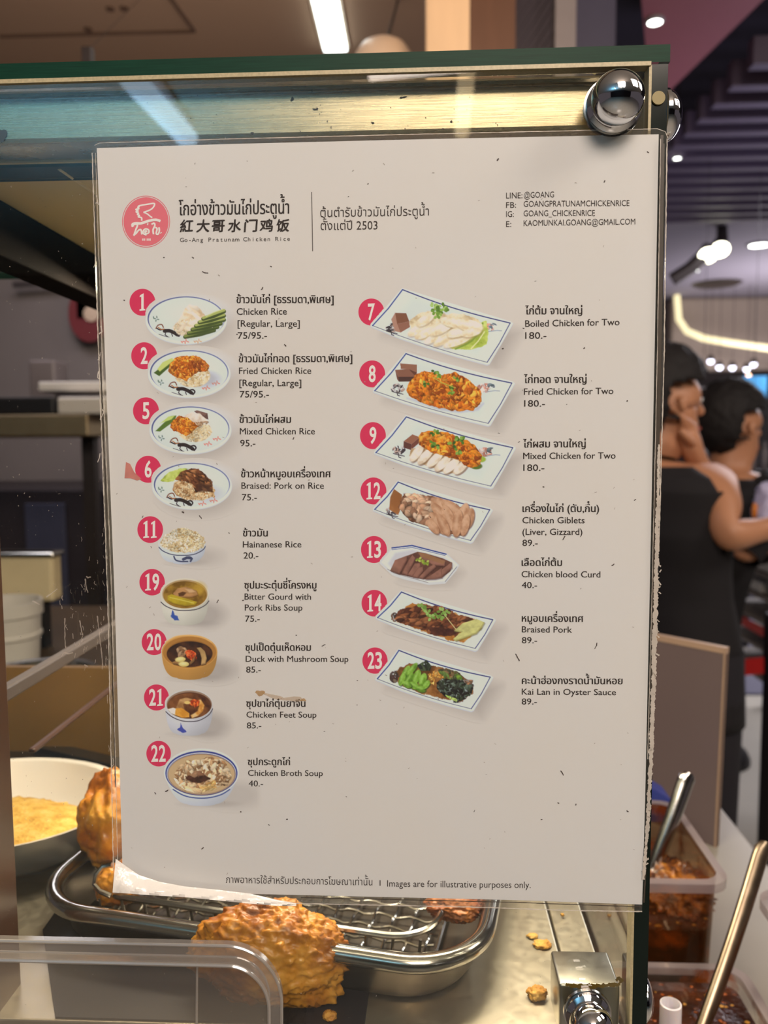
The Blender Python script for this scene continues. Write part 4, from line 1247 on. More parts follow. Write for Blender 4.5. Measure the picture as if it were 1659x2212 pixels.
    def build(s, label, m):
        Pic.count += 1
        y = Y_PAPER - .00003 - .000005 * ((Pic.count - 1) % 9)
        ny, nx = s.A.shape
        keep = s.A > .02
        fk = keep[:-1, :-1] | keep[1:, :-1] | keep[:-1, 1:] | keep[1:, 1:]
        used = np.zeros((ny, nx), bool)
        for a, b in ((0, 0), (0, 1), (1, 0), (1, 1)):
            used[a:ny - 1 + a, b:nx - 1 + b] |= fk
        idx = np.full((ny, nx), -1)
        idx[used] = np.arange(used.sum())
        px, py = s.X[used], s.Y[used]
        d = np.outer((px - CX) / F, np.array(RIGHT)) + np.outer((CY - py) / F, np.array(UP)) - np.array(BACK)
        t = (y - CAM.y) / d[:, 1]
        V = np.array(CAM) + d * t[:, None]
        j, i = np.nonzero(fk)
        Fq = np.stack([idx[j, i], idx[j + 1, i], idx[j + 1, i + 1], idx[j, i + 1]], 1)
        me = bpy.data.meshes.new('dish_picture')
        me.vertices.add(len(V)); me.vertices.foreach_set('co', V.astype(np.float32).ravel())
        me.loops.add(Fq.size); me.loops.foreach_set('vertex_index', Fq.astype(np.int32).ravel())
        me.polygons.add(len(Fq)); me.polygons.foreach_set('loop_start', np.arange(0, Fq.size, 4, dtype=np.int32))
        me.update(calc_edges=True)
        c = np.clip(s.C[used], 0, 255) / 255
        lin = lambda q: np.where(q <= .04045, q / 12.92, ((q + .055) / 1.055) ** 2.4)
        pl = np.array([lin1(v) for v in PAPER_PX])
        c = np.minimum(lin(c) / pl * PAPER_ALB, .98)
        at_ = me.color_attributes.new('ink', 'FLOAT_COLOR', 'POINT')
        at_.data.foreach_set('color', np.concatenate([c, np.ones((len(c), 1))], 1).astype(np.float32).ravel())
        me.materials.append(m)
        o = bpy.data.objects.new('dish_picture', me)
        COL.objects.link(o)
        o.parent = menu
        o.location = -menu.location
        return tag(o, label)

m_print, nt, p, out = new_mat('colour_print')
va = nt.nodes.new('ShaderNodeVertexColor'); va.layer_name = 'ink'
nt.links.new(va.outputs[0], p.inputs['Base Color'])
p.inputs['Roughness'].default_value = .6
p.inputs['Specular IOR Level'].default_value = .1

K1, K3, K6 = 540 / 1659., 520 / 1659., 620 / 1659.
WHITE = (208, 204, 207)
NAVY = (44, 48, 104)
BLUE = (40, 60, 130)
ORANGE = [(214, 122, 32), (198, 104, 26), (226, 148, 56), (176, 86, 22), (150, 66, 18)]
RICE = [(226, 203, 168), (212, 184, 144), (236, 218, 190), (196, 164, 122)]
PALE = [(228, 210, 184), (218, 196, 166), (235, 222, 202), (204, 180, 150)]
LEAF = [(96, 130, 42), (74, 108, 34), (130, 158, 66), (52, 84, 30)]

def shadow(p, m, amt=.5, col=(150, 136, 128)):
    p.put(m * amt * p.E, col)
def oval(p, cx, cy, rx, ry, sh=.42):
    shadow(p, p.ell(cx + 50, cy + 62, rx * 1.0, ry * 1.0, soft=26), sh)
    p.put(p.ell(cx, cy + 16, rx + 13, ry + 11, 1.2), (196, 192, 198))
    p.put(p.ell(cx, cy + 11, rx + 13, ry + 11, 1.2), (214, 211, 214))
    p.put(p.ell(cx, cy, rx + 2, ry + 2, 1), (214, 212, 215))
    p.put(p.ell(cx, cy, rx, ry, 1), NAVY)
    p.put(p.ell(cx + 1, cy + 6, rx - 6, ry - 1, 1), (206, 205, 211))
    p.put(p.ell(cx + 30, cy - 30, rx * .7, ry * .6, 40), (216, 214, 218))
def rooster(p, x, y, k=1.0):
    L = lambda pts, w, c=(38, 28, 30): p.put(p.line([(x + a * k, y + b * k) for a, b in pts], w), c)
    L([(0, 0), (14, -22), (40, -28), (52, -8)], 2.2, (120, 66, 40)); L([(8, 0), (30, 10), (50, 6), (80, 12)], 2.6)
    L([(60, 18), (92, 16), (124, 28), (150, 44)], 7.5); L([(128, 30), (158, 22), (172, 36), (160, 54)], 3); L([(70, 24), (64, 44), (80, 56)], 1.8); L([(110, 38), (116, 54)], 1.8); L([(20, 40), (70, 56), (92, 60)], 1.0)
    L([(16, -8), (40, 8), (58, 4)], 2, (176, 110, 60))
def sprig(p, x, y):
    for a, b in ((0, 0), (14, -10), (22, 6), (8, 14), (-8, -8)):
        p.put(p.ell(x + a, y + b, 8, 4, 1, rot=a) * .8, (84, 106, 84))
def petals(p, x, y, c=(216, 110, 84)):
    for a, b in ((0, 0), (16, -8), (28, 2), (10, 8), (-12, 4)):
        p.put(p.ell(x + a, y + b, 9, 4, 1, rot=b * .2) * .8, c)
def fill(p, m, cols, n, size, seed=1, base=None, **k):
    p.tex(m, base or [tuple(v * .62 for v in cols[-1]), cols[0], cols[-1]], 9, seed)
    p.bits(m, n, size, cols, **k)
def slices(p, L, col, dark, seed=0):
    """list of slice outlines; each gets its own rim and a lit face"""
    for i, pts in enumerate(L):
        m = p.poly(pts, 1.2)
        p.put(p.poly([(x + 5, y + 6) for x, y in pts], 2.5) * .55, dark)
        p.tex(m, [tuple(v * .9 for v in col), col, tuple(min(245, v * 1.07) for v in col)], 14, seed + i)
        p.put(np.clip(m - p.poly([(x - 2, y - 5) for x, y in pts], 4), 0, 1) * .45, dark)
def leaves(p, spots, size=18, cols=LEAF):
    for x, y in spots:
        for k in range(5):
            a = p.r.uniform(0, 6.3)
            q = p.r.uniform(.3, .8) * size
            p.put(p.ell(x + math.cos(a) * q, y + math.sin(a) * q * .8, size * .42, size * .3, 1, rot=a), p.r.choice(cols))

# 1 - plain chicken rice
p = Pic(300, 628, 520, 776, (K1, 260, 610))
oval(p, 437, 240, 256, 147)
petals(p, 420, 392); petals(p, 505, 390, (205, 150, 100)); sprig(p, 228, 240); rooster(p, 236, 306, .95)
m = p.poly([(350, 300), (385, 250), (420, 190), (455, 150), (510, 158), (545, 200), (580, 250), (560, 300), (500, 340), (440, 360), (385, 345)], 3, 3, 1)
p.tex(m, [(196, 160, 122), (222, 192, 156), (234, 212, 184)], 14, 3)
p.bits(m * p.poly([(350, 250), (600, 240), (560, 360), (350, 360)], 8), 150, (1.5, 3.5), RICE, lite=.12, edge=.3)
p.bits(m, 12, (9, 15), [(236, 214, 192), (230, 204, 176)], lite=.1, edge=.1, soft=4)
for i in range(6):
    a, b = (430 + i * 24, 362 - i * 24), (688 - max(0, 3 - i) * 22, 318 - i * 20 - i * i * 1.0)
    mid = ((a[0] + b[0]) / 2, (a[1] + b[1]) / 2 - 8)
    p.put(p.line([a, (mid[0], mid[1] + 14), b], 8.5), (66, 78, 38))
    p.put(p.line([(a[0], a[1] - 6), mid, (b[0], b[1] - 8)], 5.4, 1.5), (168, 170, 92) if i > 2 else (122, 130, 62))
    p.put(p.line([(a[0] + 20, a[1] - 16), (mid[0], mid[1] - 10), (b[0] - 10, b[1] - 14)], 1.8, 1.5), (205, 200, 136))
p.build('oval plate of white rice with fanned cucumber', m_print)

# 2 - fried chicken rice
p = Pic(304, 742, 530, 892, (K1, 260, 610))
oval(p, 457, 596, 260, 146)
sprig(p, 260, 662); petals(p, 560, 700); petals(p, 625, 668)
p.put(p.ell(560, 640, 90, 50, 12) * .5, (150, 140, 140))
m = p.ell(480, 620, 116, 76, 2)
fill(p, m, RICE, 130, (1.6, 3.6), 4, [(180, 140, 90), (222, 194, 150), (232, 212, 180)], lite=.12)
p.put(p.poly([(222, 600), (340, 508), (362, 530), (258, 622)], 1.5), (66, 88, 32)); p.put(p.poly([(245, 575), (280, 530), (345, 500), (352, 520), (262, 592)], 2), (196, 198, 110))
m = p.poly([(316, 590), (330, 545), (372, 495), (440, 487), (500, 488), (552, 512), (592, 556), (580, 590), (520, 590), (476, 618), (440, 655), (410, 640), (360, 622)], 1.5, 3, 2)
fill(p, m, ORANGE, 260, (2.2, 8), 5, edge=.4, lite=.3, elong=(2, 4.5))
p.bits(p.poly([(470, 520), (560, 520), (590, 575), (500, 590)], 3), 34, (3, 7), [(176, 90, 34), (140, 62, 24), (206, 124, 50)], edge=.6)
rooster(p, 322, 690, 1.0)
p.build('oval plate of rice under shredded fried chicken', m_print)

# 5 - mixed chicken rice
p = Pic(308, 865, 534, 1012, (K1, 260, 850))
oval(p, 465, 232, 258, 146)
sprig(p, 264, 294); petals(p, 572, 334); petals(p, 632, 300)
m = p.ell(495, 250, 112, 72, 2)
fill(p, m, RICE, 130, (1.6, 3.6), 7, [(180, 140, 90), (222, 194, 150), (232, 212, 180)], lite=.12)
p.put(p.poly([(490, 118), (510, 112), (578, 132), (584, 172), (545, 165)], 1), (92, 62, 56)); p.put(p.poly([(490, 118), (510, 112), (578, 132), (560, 148)], 1), (120, 84, 74))
m = p.poly([(420, 150), (470, 124), (530, 134), (580, 175), (584, 205), (520, 212), (440, 190)], 2, 2, 3)
p.tex(m, [(206, 178, 156), (226, 204, 184), (234, 218, 202)], 16, 2); p.bits(p.poly([(500, 190), (590, 185), (585, 215), (520, 220)], 3), 12, (3, 6), [(196, 156, 122), (170, 120, 84)])
p.put(p.poly([(232, 250), (335, 150), (372, 146), (362, 180), (264, 252)], 1.5), (84, 108, 40)); p.put(p.poly([(262, 200), (320, 152), (362, 146), (340, 172)], 2), (188, 196, 104))
m = p.poly([(330, 222), (345, 180), (390, 148), (440, 158), (480, 190), (520, 218), (485, 250), (440, 282), (400, 262), (350, 250)], 1.5, 3, 4)
fill(p, m, ORANGE, 240, (2, 7), 8, edge=.4, lite=.3, elong=(2, 4.5))
rooster(p, 330, 324, 1.0)
p.build('oval plate of rice under fried and boiled chicken', m_print)

# 6 - braised pork on rice
p = Pic(314, 987, 540, 1134, (K1, 260, 850))
oval(p, 475, 603, 252, 142)
sprig(p, 262, 636); petals(p, 535, 730); petals(p, 610, 710)
p.put(p.ell(560, 660, 100, 50, 14) * .4, (160, 150, 148))
m = p.poly([(345, 640), (360, 590), (420, 560), (560, 560), (630, 640), (620, 685), (540, 712), (440, 708), (375, 680)], 2, 3, 3)
fill(p, m, [(222, 184, 138), (206, 160, 110), (232, 204, 166), (170, 118, 72)], 220, (1.6, 3.8), 4, [(140, 92, 50), (206, 164, 116), (226, 194, 150)], lite=.2, edge=.5)
p.tex(p.poly([(262, 582), (320, 522), (400, 494), (455, 498), (400, 535), (350, 588)], 1.5, 2, 5), [(130, 140, 50), (178, 186, 78), (206, 206, 120)], 14, 6)
m = p.poly([(366, 570), (400, 522), (470, 495), (520, 500), (570, 545), (612, 585), (612, 655), (545, 640), (500, 655), (478, 600), (420, 580)], 1.5, 2, 6)
fill(p, m, [(126, 76, 42), (98, 54, 30), (156, 100, 60), (72, 38, 22)], 80, (4, 10), 7, edge=.6, lite=.35, elong=(2, 3.5), ang=(10, 60))
p.put(p.poly([(510, 600), (590, 605), (612, 650), (520, 655)], 4) * .7, (70, 42, 30))
rooster(p, 308, 690, 1.0)
p.build('oval plate of rice with dark braised pork and cucumber', m_print)

def bowl(p, cx, cy, rx, ry, by, bw, side, rimc, inner, shade, lip=7, sh=.55, ex=2.0):
    shadow(p, p.ell(cx + rx * .85, by - (by - cy) * .28, rx * .8, (by - cy) * .42, 22), sh)
    shadow(p, p.ell(cx + rx * .2, by, bw * 1.2, 14, 10), .55)
    n = 14
    Lp = [(cx - rx + (rx - bw) * (k / n) ** ex, cy + (by - cy) * math.sin(k / n * PI / 2) ** 1.0) for k in range(n + 1)]
    pts = Lp + [(2 * cx - x, y) for x, y in reversed(Lp)]
    pts = [(x, y) for x, y in pts]
    base = [(cx - bw * math.cos(PI * k / 8), by + 14 * math.sin(PI * k / 8)) for k in range(9)]
    pts = Lp + base + [(2 * cx - x, y) for x, y in reversed(Lp)]
    m = np.maximum(p.poly(pts, 1.2), 0)
    u = np.clip((p.X - (p.ox + (cx - rx) * p.k)) / (2 * rx * p.k), 0, 1)[..., None]
    v = np.clip((p.Y - (p.oy + cy * p.k)) / ((by - cy) * p.k), 0, 1.1)[..., None]
    c = np.array(side, float) * (1 - .28 * np.clip(u - .45, 0, 1) - .16 * np.clip(.25 - u, 0, 1) - .22 * np.clip(v - .6, 0, 1))
    p.put(m, c)
    p.put(p.ell(cx, cy, rx, ry, 1.2), rimc)
    p.put(p.ell(cx + 1, cy + 2, rx - lip, ry - lip * .8, 1.2), shade)
    p.put(p.ell(cx + 2, cy + lip, rx - lip * 1.7, ry - lip * 1.5, 1.4), inner)

# 11 - small bowl of rice
p = Pic(330, 1128, 500, 1236, (K3, 280, 1100))
bowl(p, 362, 232, 164, 60, 366, 66, (208, 206, 212), (206, 200, 196), (220, 200, 170), (200, 190, 180), 6, .35)
p.put(p.line([(202, 262), (230, 288), (290, 312), (362, 318), (440, 312), (500, 284), (522, 258)], 1.8), (50, 52, 80))
for w, pts in ((3, [(305, 325), (318, 350), (352, 360), (400, 360)]), (6, [(370, 345), (395, 334), (420, 336)]), (4, [(410, 330), (430, 340), (420, 358)])):
    p.put(p.line(pts, w), (62, 66, 92))
m = p.poly([(208, 240), (240, 185), (290, 150), (350, 128), (400, 130), (460, 160), (510, 195), (526, 230), (505, 262), (440, 292), (360, 300), (280, 286), (225, 258)], 2, 4, 3)
fill(p, m, [(228, 206, 168), (216, 188, 142), (238, 222, 194), (190, 152, 100)], 260, (1.8, 4.2), 4, [(150, 108, 64), (214, 186, 142), (230, 210, 174)], lite=.2, edge=.45)
p.bits(m * p.poly([(200, 150), (330, 120), (330, 220), (220, 250)], 8), 60, (2, 4), [(226, 212, 190), (212, 196, 172)], lite=.1, edge=.25)
p.build('small white bowl heaped with rice', m_print)

# 19 - bitter gourd soup
p = Pic(336, 1242, 516, 1372, (K3, 280, 1100))
bowl(p, 380, 582, 166, 106, 786, 88, (216, 204, 186), (214, 198, 176), (140, 98, 34), (176, 140, 96), 10)
p.put(p.line([(216, 640), (250, 668), (310, 692), (380, 698), (460, 690), (520, 662), (546, 632)], 1.8), (54, 48, 60))
m = p.ell(380, 588, 146, 92, 1)
p.tex(m, [(112, 76, 24), (150, 108, 36), (172, 128, 48)], 18, 3)
p.put(p.ell(470, 545, 50, 40, 12) * .7, (190, 146, 50))
slices(p, [[(300, 580), (330, 545), (390, 535), (460, 560), (470, 590), (430, 606), (350, 606), (310, 606)]], (176, 124, 76), (90, 52, 24))
p.put(p.poly([(335, 580), (365, 568), (392, 575), (370, 598), (340, 600)], 2), (88, 52, 26)); p.put(p.poly([(380, 548), (430, 552), (455, 570), (410, 575)], 3), (204, 158, 112))
slices(p, [[(262, 596), (290, 586), (340, 602), (410, 622), (468, 640), (450, 660), (380, 668), (300, 650), (262, 630)]], (176, 146, 34), (96, 66, 12))
p.put(p.line([(278, 608), (350, 624), (440, 646)], 2, 2), (206, 184, 80))
m = p.poly([(296, 700), (312, 728), (330, 740), (342, 766), (310, 768), (280, 735), (290, 720)], 1.5, 2, 2); p.put(m, (48, 76, 150))
p.build('pale soup cup of bitter gourd and pork ribs', m_print)

# 20 - duck soup in clay bowl
p = Pic(340, 1364, 526, 1496, (K3, 280, 1340))
bowl(p, 413, 216, 191, 116, 396, 86, (196, 138, 68), (206, 146, 74), (48, 26, 20), (150, 96, 40), 18, .6)
p.put(np.clip(p.ell(413, 220, 184, 108, 1.2) - p.ell(413, 228, 158, 92, 1.5), 0, 1), (170, 112, 50)); p.put(p.line([(250, 150), (320, 112), (413, 104), (500, 116), (565, 150)], 2.4, 2), (224, 170, 100))
p.tex(p.ell(413, 234, 152, 88, 1), [(34, 18, 16), (56, 30, 22), (78, 42, 24)], 18, 3)
m = p.poly([(320, 200), (345, 176), (390, 190), (402, 215), (380, 250), (335, 255)], 1.5, 2, 3); fill(p, m, [(146, 104, 70), (110, 74, 48), (176, 136, 100)], 14, (4, 8), 3)
m = p.poly([(380, 215), (410, 200), (460, 225), (462, 260), (430, 280), (395, 258)], 1.5, 3, 3); fill(p, m, [(196, 66, 26), (160, 46, 20), (220, 100, 50)], 20, (3, 7), 4, edge=.5)
slices(p, [[(462, 190), (490, 186), (520, 215), (532, 262), (522, 300), (492, 308), (496, 262), (484, 220)]], (190, 146, 90), (40, 22, 14))
slices(p, [[(290, 288), (330, 276), (360, 296), (340, 306), (300, 300)], [(412, 290), (440, 262), (455, 240), (446, 282), (420, 306)]], (150, 104, 60), (40, 22, 14))
for x, y, a in ((350, 270, -.1), (374, 302, 0)):
    p.put(p.ell(x, y, 36, 18, 1, rot=a), (206, 178, 100)); p.put(p.ell(x - 4, y - 4, 24, 10, 5, rot=a), (236, 216, 152))
p.build('brown clay bowl of dark duck and mushroom soup', m_print)

# 21 - chicken feet soup
p = Pic(344, 1482, 524, 1616, (K3, 280, 1340))
bowl(p, 410, 578, 164, 102, 782, 84, (206, 198, 200), (204, 194, 186), (88, 46, 26), (150, 118, 96), 8)
p.put(p.line([(250, 630), (290, 664), (350, 690), (410, 698), (480, 690), (545, 652), (572, 610)], 1.8), (60, 50, 62))
p.tex(p.ell(410, 590, 150, 88, 1), [(66, 32, 20), (104, 58, 30), (130, 76, 40)], 20, 3)
p.tex(p.poly([(320, 600), (345, 545), (390, 532), (440, 545), (400, 560), (370, 580), (380, 620), (340, 630)], 2.5), [(150, 100, 56), (196, 146, 92)], 12, 3)
p.tex(p.poly([(440, 560), (490, 545), (516, 585), (505, 625), (470, 660), (430, 675), (420, 655), (470, 625), (478, 590)], 2.5), [(196, 122, 48), (222, 162, 84), (226, 180, 120)], 12, 4)
fill(p, p.poly([(405, 560), (440, 545), (485, 552), (478, 585), (450, 600), (410, 580)], 1.5, 2, 1), [(190, 66, 22), (160, 46, 18), (214, 96, 40)], 12, (4, 7), 4)
p.put(p.ell(398, 567, 22, 11, 1.5), (232, 188, 110))
p.put(p.poly([(262, 612), (300, 602), (330, 612), (320, 655), (285, 640)], 2), (232, 222, 206)); p.tex(p.poly([(318, 606), (360, 604), (412, 640), (412, 668), (360, 672), (312, 650)], 2), [(206, 132, 40), (230, 164, 70)], 12, 5)
p.put(p.poly([(352, 708), (364, 734), (380, 752), (396, 768), (362, 778), (330, 752), (346, 738)], 1.5, 2, 2), (62, 70, 150))
p.build('pale soup cup of chicken feet in brown broth', m_print)

# 22 - chicken broth
p = Pic(346, 1606, 566, 1772, (K3, 280, 1580))
bowl(p, 495, 284, 258, 166, 500, 100, (212, 208, 212), (214, 209, 210), (178, 136, 92), (206, 198, 194), 14, .3, 1.25)
p.put(np.clip(p.ell(495, 288, 248, 154, 1) - p.ell(495, 291, 240, 146, 1), 0, 1), (40, 52, 124)); p.put(np.clip(p.ell(495, 292, 234, 140, 1) - p.ell(495, 293, 231, 137, 1), 0, 1) * .8, (52, 66, 138))
p.put(p.line([(300, 400), (370, 440), (450, 458), (540, 458), (630, 436), (690, 400)], 2.4), (58, 74, 130))
p.put(p.ell(495, 296, 228, 134, 1.5), (196, 160, 118))
m = p.poly([(300, 330), (330, 240), (400, 200), (470, 200), (540, 170), (640, 195), (690, 260), (700, 320), (670, 370), (590, 390), (500, 420), (430, 420), (350, 390)], 2, 4, 3)
fill(p, m, [(206, 170, 130), (180, 138, 98), (224, 194, 158), (140, 98, 64)], 210, (4, 12), 4, [(110, 70, 44), (180, 140, 100), (206, 172, 134)], lite=.3, edge=.4, elong=(1.8, 4.2))
m = p.poly([(385, 312), (440, 300), (520, 300), (552, 326), (520, 350), (440, 352), (392, 338)], 2, 3, 3); p.tex(m, [(50, 28, 20), (84, 46, 32)], 10, 5)
p.bits(p.poly([(420, 280), (520, 270), (510, 318), (430, 318)], 2), 10, (6, 12), [(176, 128, 92), (150, 100, 70)])
p.bits(p.poly([(480, 380), (590, 330), (600, 400), (500, 420)], 2), 26, (5, 10), [(210, 162, 96), (226, 188, 130), (190, 140, 80)], ang=(-50, -10))
p.bits(p.poly([(360, 370), (500, 400), (490, 425), (380, 405)], 2), 12, (8, 14), [(222, 186, 140), (206, 164, 120)], ang=(10, 30))
p.build('white bowl with blue rings full of chicken pieces', m_print)

def rect_plate(p, TL, TR, BR, BL, lipb=20, sh=.5):
    L = lambda A, B, t, s=(0, 0): (A[0] + (B[0] - A[0]) * t + s[0], A[1] + (B[1] - A[1]) * t + s[1])
    sag = (-6, 13)
    top = [TL, L(TL, TR, .25, (sag[0] * .75, sag[1] * .75)), L(TL, TR, .5, sag), L(TL, TR, .75, (sag[0] * .7, sag[1] * .7)), TR]
    bot = [BR, L(BR, BL, .25, (-2, 8)), L(BR, BL, .5, (-2, 11)), L(BR, BL, .75, (-2, 8)), BL]
    lef = [BL, L(BL, TL, .5, (5, 4)), TL]
    rig = [TR, L(TR, BR, .5, (4, 4)), BR]
    inn = top + rig[1:] + bot[1:] + lef[1:-1]
    shadow(p, p.poly([(x + 62, y + 52) for x, y in (TL, TR, BR, BL)], 34), sh)
    outer = [(TL[0] - 2, TL[1] - 4), (TR[0] + 4, TR[1] - 4), (TR[0] + 18, TR[1] + 6), (BR[0] + 14, BR[1] + lipb - 6), (BR[0], BR[1] + lipb)] + [(x, y + lipb) for x, y in bot[1:4]] + [(BL[0] - 10, BL[1] + 10), (BL[0] - 8, BL[1] - 4)]
    p.put(p.poly(outer, 1.5), (192, 188, 194))
    p.put(p.poly([(x, y - 5) for x, y in outer], 1.5), (212, 209, 213))
    m = p.poly(inn, 1.2)
    p.put(m, (212, 211, 216))
    p.put(p.poly([L(TL, BR, .12), L(TR, BL, .12), L(BR, TL, .12), L(BL, TR, .12)], 16) * .7, (203, 203, 210))
    for e, w, c in ((top, 2.2, NAVY), (rig, 1.7, NAVY), (bot, 1.1, (70, 72, 92)), (lef, 2.4, BLUE)):
        p.put(p.line(e, w), c)
def cubes(p, top, front, side, tc=(136, 84, 62), fc=(94, 54, 44), sc=(112, 66, 52)):
    p.put(p.poly(side, 1), sc); p.put(p.poly(front, 1), fc); p.put(p.poly(top, 1), tc)
def plate_bird(p, x, y):
    p.bits(p.ell(x, y, 40, 26, 2), 26, (2, 6), [(58, 48, 52), (88, 76, 80), (170, 140, 126), (206, 190, 184)], edge=.5)
    p.put(p.line([(x - 34, y + 18), (x - 10, y + 26), (x + 30, y + 34)], 1.6), (50, 44, 48)); p.put(p.line([(x - 6, y + 14), (x - 2, y + 40), (x + 10, y + 44)], 1.6), (46, 40, 44))
def plate_flower(p, x, y):
    p.bits(p.ell(x, y, 44, 26, 2), 22, (3, 7), [(214, 170, 156), (196, 128, 108), (232, 208, 196)], edge=.3)
    p.bits(p.ell(x + 34, y - 10, 24, 16, 2), 6, (3, 6), [(84, 96, 104), (112, 122, 126)]); p.put(p.line([(x + 10, y + 22), (x + 60, y + 16), (x + 86, y + 18)], 1.8), (150, 154, 160))

# 7 - boiled chicken
p = Pic(790, 618, 1140, 806, (K6, 760, 610))
rect_plate(p, (293, 42), (915, 235), (782, 462), (120, 250))
plate_bird(p, 232, 262); plate_flower(p, 780, 262)
cubes(p, [(250, 176), (314, 178), (332, 226), (262, 240)], [(262, 240), (332, 226), (336, 258), (282, 290)], [(228, 214), (250, 176), (270, 244), (282, 290), (250, 282)], (124, 76, 56), (142, 92, 74), (172, 124, 104))
p.tex(p.poly([(690, 292), (752, 228), (776, 222), (790, 300), (780, 360), (700, 388), (580, 388), (560, 372), (640, 352)], 2, 2, 2), [(150, 162, 56), (190, 196, 92), (212, 212, 128)], 20, 3)
p.put(p.line([(600, 384), (690, 340), (740, 275), (756, 236)], 4, 2), (126, 148, 52)); p.put(p.line([(690, 382), (730, 340), (766, 286)], 2.5, 2), (226, 224, 160))
m = p.poly([(345, 290), (330, 225), (375, 185), (450, 165), (545, 180), (650, 180), (730, 215), (756, 245), (735, 290), (660, 330), (560, 365), (440, 340), (370, 325)], 2, 3, 4)
p.tex(m, [(190, 160, 120), (222, 198, 160), (232, 214, 182)], 16, 3)
cs = [(392, 268, 78, 26, -.5), (440, 282, 85, 27, -.5), (425, 215, 60, 26, -.6), (490, 310, 80, 24, -.55), (520, 262, 80, 30, -.5), (545, 325, 84, 24, -.5), (590, 232, 80, 30, .2), (610, 342, 86, 22, -.35), (620, 285, 74, 28, -.3), (680, 250, 80, 34, .2), (690, 290, 60, 24, -.2)]
for i, (x, y, a, b, r) in enumerate(cs):
    p.put(p.ell(x + 5, y + 9, a, b, 3, rot=r) * .45, (150, 116, 78)); p.tex(p.ell(x, y, a, b, 2, rot=r), [(216, 188, 148), (230, 208, 174), (238, 226, 206)], 12, i)
    p.put(p.ell(x - 6, y - 8, a * .7, b * .4, 6, rot=r) * .6, (240, 230, 214))
leaves(p, [(470, 140), (500, 135), (530, 140), (480, 165), (510, 170), (495, 195), (535, 160)], 26, [(110, 142, 52), (140, 168, 76), (84, 116, 40), (166, 188, 104)])
p.build('rectangular plate of sliced boiled chicken', m_print)

# 8 - fried chicken
p = Pic(796, 756, 1142, 944, (K6, 760, 610))
rect_plate(p, (313, 412), (925, 582), (788, 815), (132, 627))
plate_bird(p, 266, 612); plate_flower(p, 768, 610)
cubes(p, [(250, 506), (330, 500), (376, 520), (362, 545), (270, 546)], [(268, 545), (376, 538), (372, 572), (272, 574)], [(250, 506), (270, 546), (272, 574), (262, 560)], (132, 84, 66), (72, 44, 40))
cubes(p, [(280, 468), (376, 476), (376, 520), (330, 502), (284, 500)], [(330, 502), (376, 520), (370, 545)], [(280, 468), (290, 485), (284, 500)], (142, 92, 72))
m = p.poly([(312, 625), (330, 575), (372, 530), (420, 510), (500, 535), (590, 520), (640, 540), (700, 580), (750, 640), (752, 690), (700, 738), (610, 742), (500, 725), (420, 700), (340, 665)], 1.5, 4, 4, 12)
p.put(p.poly([(320, 670), (500, 735), (620, 752), (730, 735), (760, 700), (700, 745)], 8) * .4, (120, 110, 110))
fill(p, m, ORANGE + [(208, 116, 30)], 360, (3, 11), 6, [(110, 44, 10), (190, 96, 20), (218, 132, 42)], edge=.45, lite=.32, elong=(1.8, 4))
leaves(p, [(485, 515), (500, 540), (430, 585), (600, 560), (570, 615), (575, 635)], 22)
p.put(p.line([(470, 550), (520, 580), (600, 610)], 1.6), (176, 176, 70))
p.build('rectangular plate of shredded fried chicken', m_print)

# 9 - mixed chicken
p = Pic(800, 892, 1146, 1080, (K6, 760, 880))
rect_plate(p, (315, 55), (930, 233), (803, 455), (139, 262))
plate_bird(p, 274, 248); plate_flower(p, 770, 258)
cubes(p, [(300, 196), (350, 156), (392, 172), (345, 212)], [(300, 196), (345, 212), (342, 246), (298, 232)], [(345, 212), (392, 172), (386, 208), (342, 246)], (146, 92, 70), (92, 52, 46), (112, 62, 50))
p.put(p.ell(745, 300, 30, 18, 2), (150, 168, 60)); p.put(p.ell(720, 340, 34, 18, 2), (84, 104, 40))
m = p.poly([(330, 280), (345, 238), (440, 232), (660, 320), (640, 365), (600, 386), (520, 370), (400, 325)], 2, 2, 3); p.tex(m, [(170, 132, 92), (206, 176, 140)], 10, 3)
for i, (x, y, a, b, r) in enumerate([(375, 265, 60, 24, -.9), (425, 282, 64, 24, -.8), (480, 302, 60, 24, -.75), (525, 325, 62, 24, -.75), (575, 338, 62, 24, -.75), (628, 348, 52, 24, -.75)]):
    p.put(p.ell(x + 8, y + 8, a, b, 2, rot=r) * .7, (120, 84, 56)); p.tex(p.ell(x, y, a, b, 2, rot=r), [(206, 178, 150), (226, 204, 180), (236, 220, 202)], 14, i); p.put(p.ell(x - 6, y - 8, a * .7, b * .4, 6, rot=r) * .6, (240, 230, 216))
m = p.poly([(382, 175), (400, 140), (470, 140), (560, 150), (640, 185), (710, 215), (750, 280), (745, 330), (690, 348), (600, 300), (520, 280), (430, 245), (390, 215)], 1.5, 4, 4, 12)
fill(p, m, ORANGE + [(220, 130, 34)], 260, (3, 11), 6, [(110, 44, 10), (190, 96, 20), (218, 132, 42)], edge=.45, lite=.32, elong=(1.8, 4))
leaves(p, [(470, 205), (485, 220), (580, 215), (620, 180), (635, 190), (615, 250), (480, 150)], 26)
p.build('rectangular plate of fried and boiled chicken side by side', m_print)

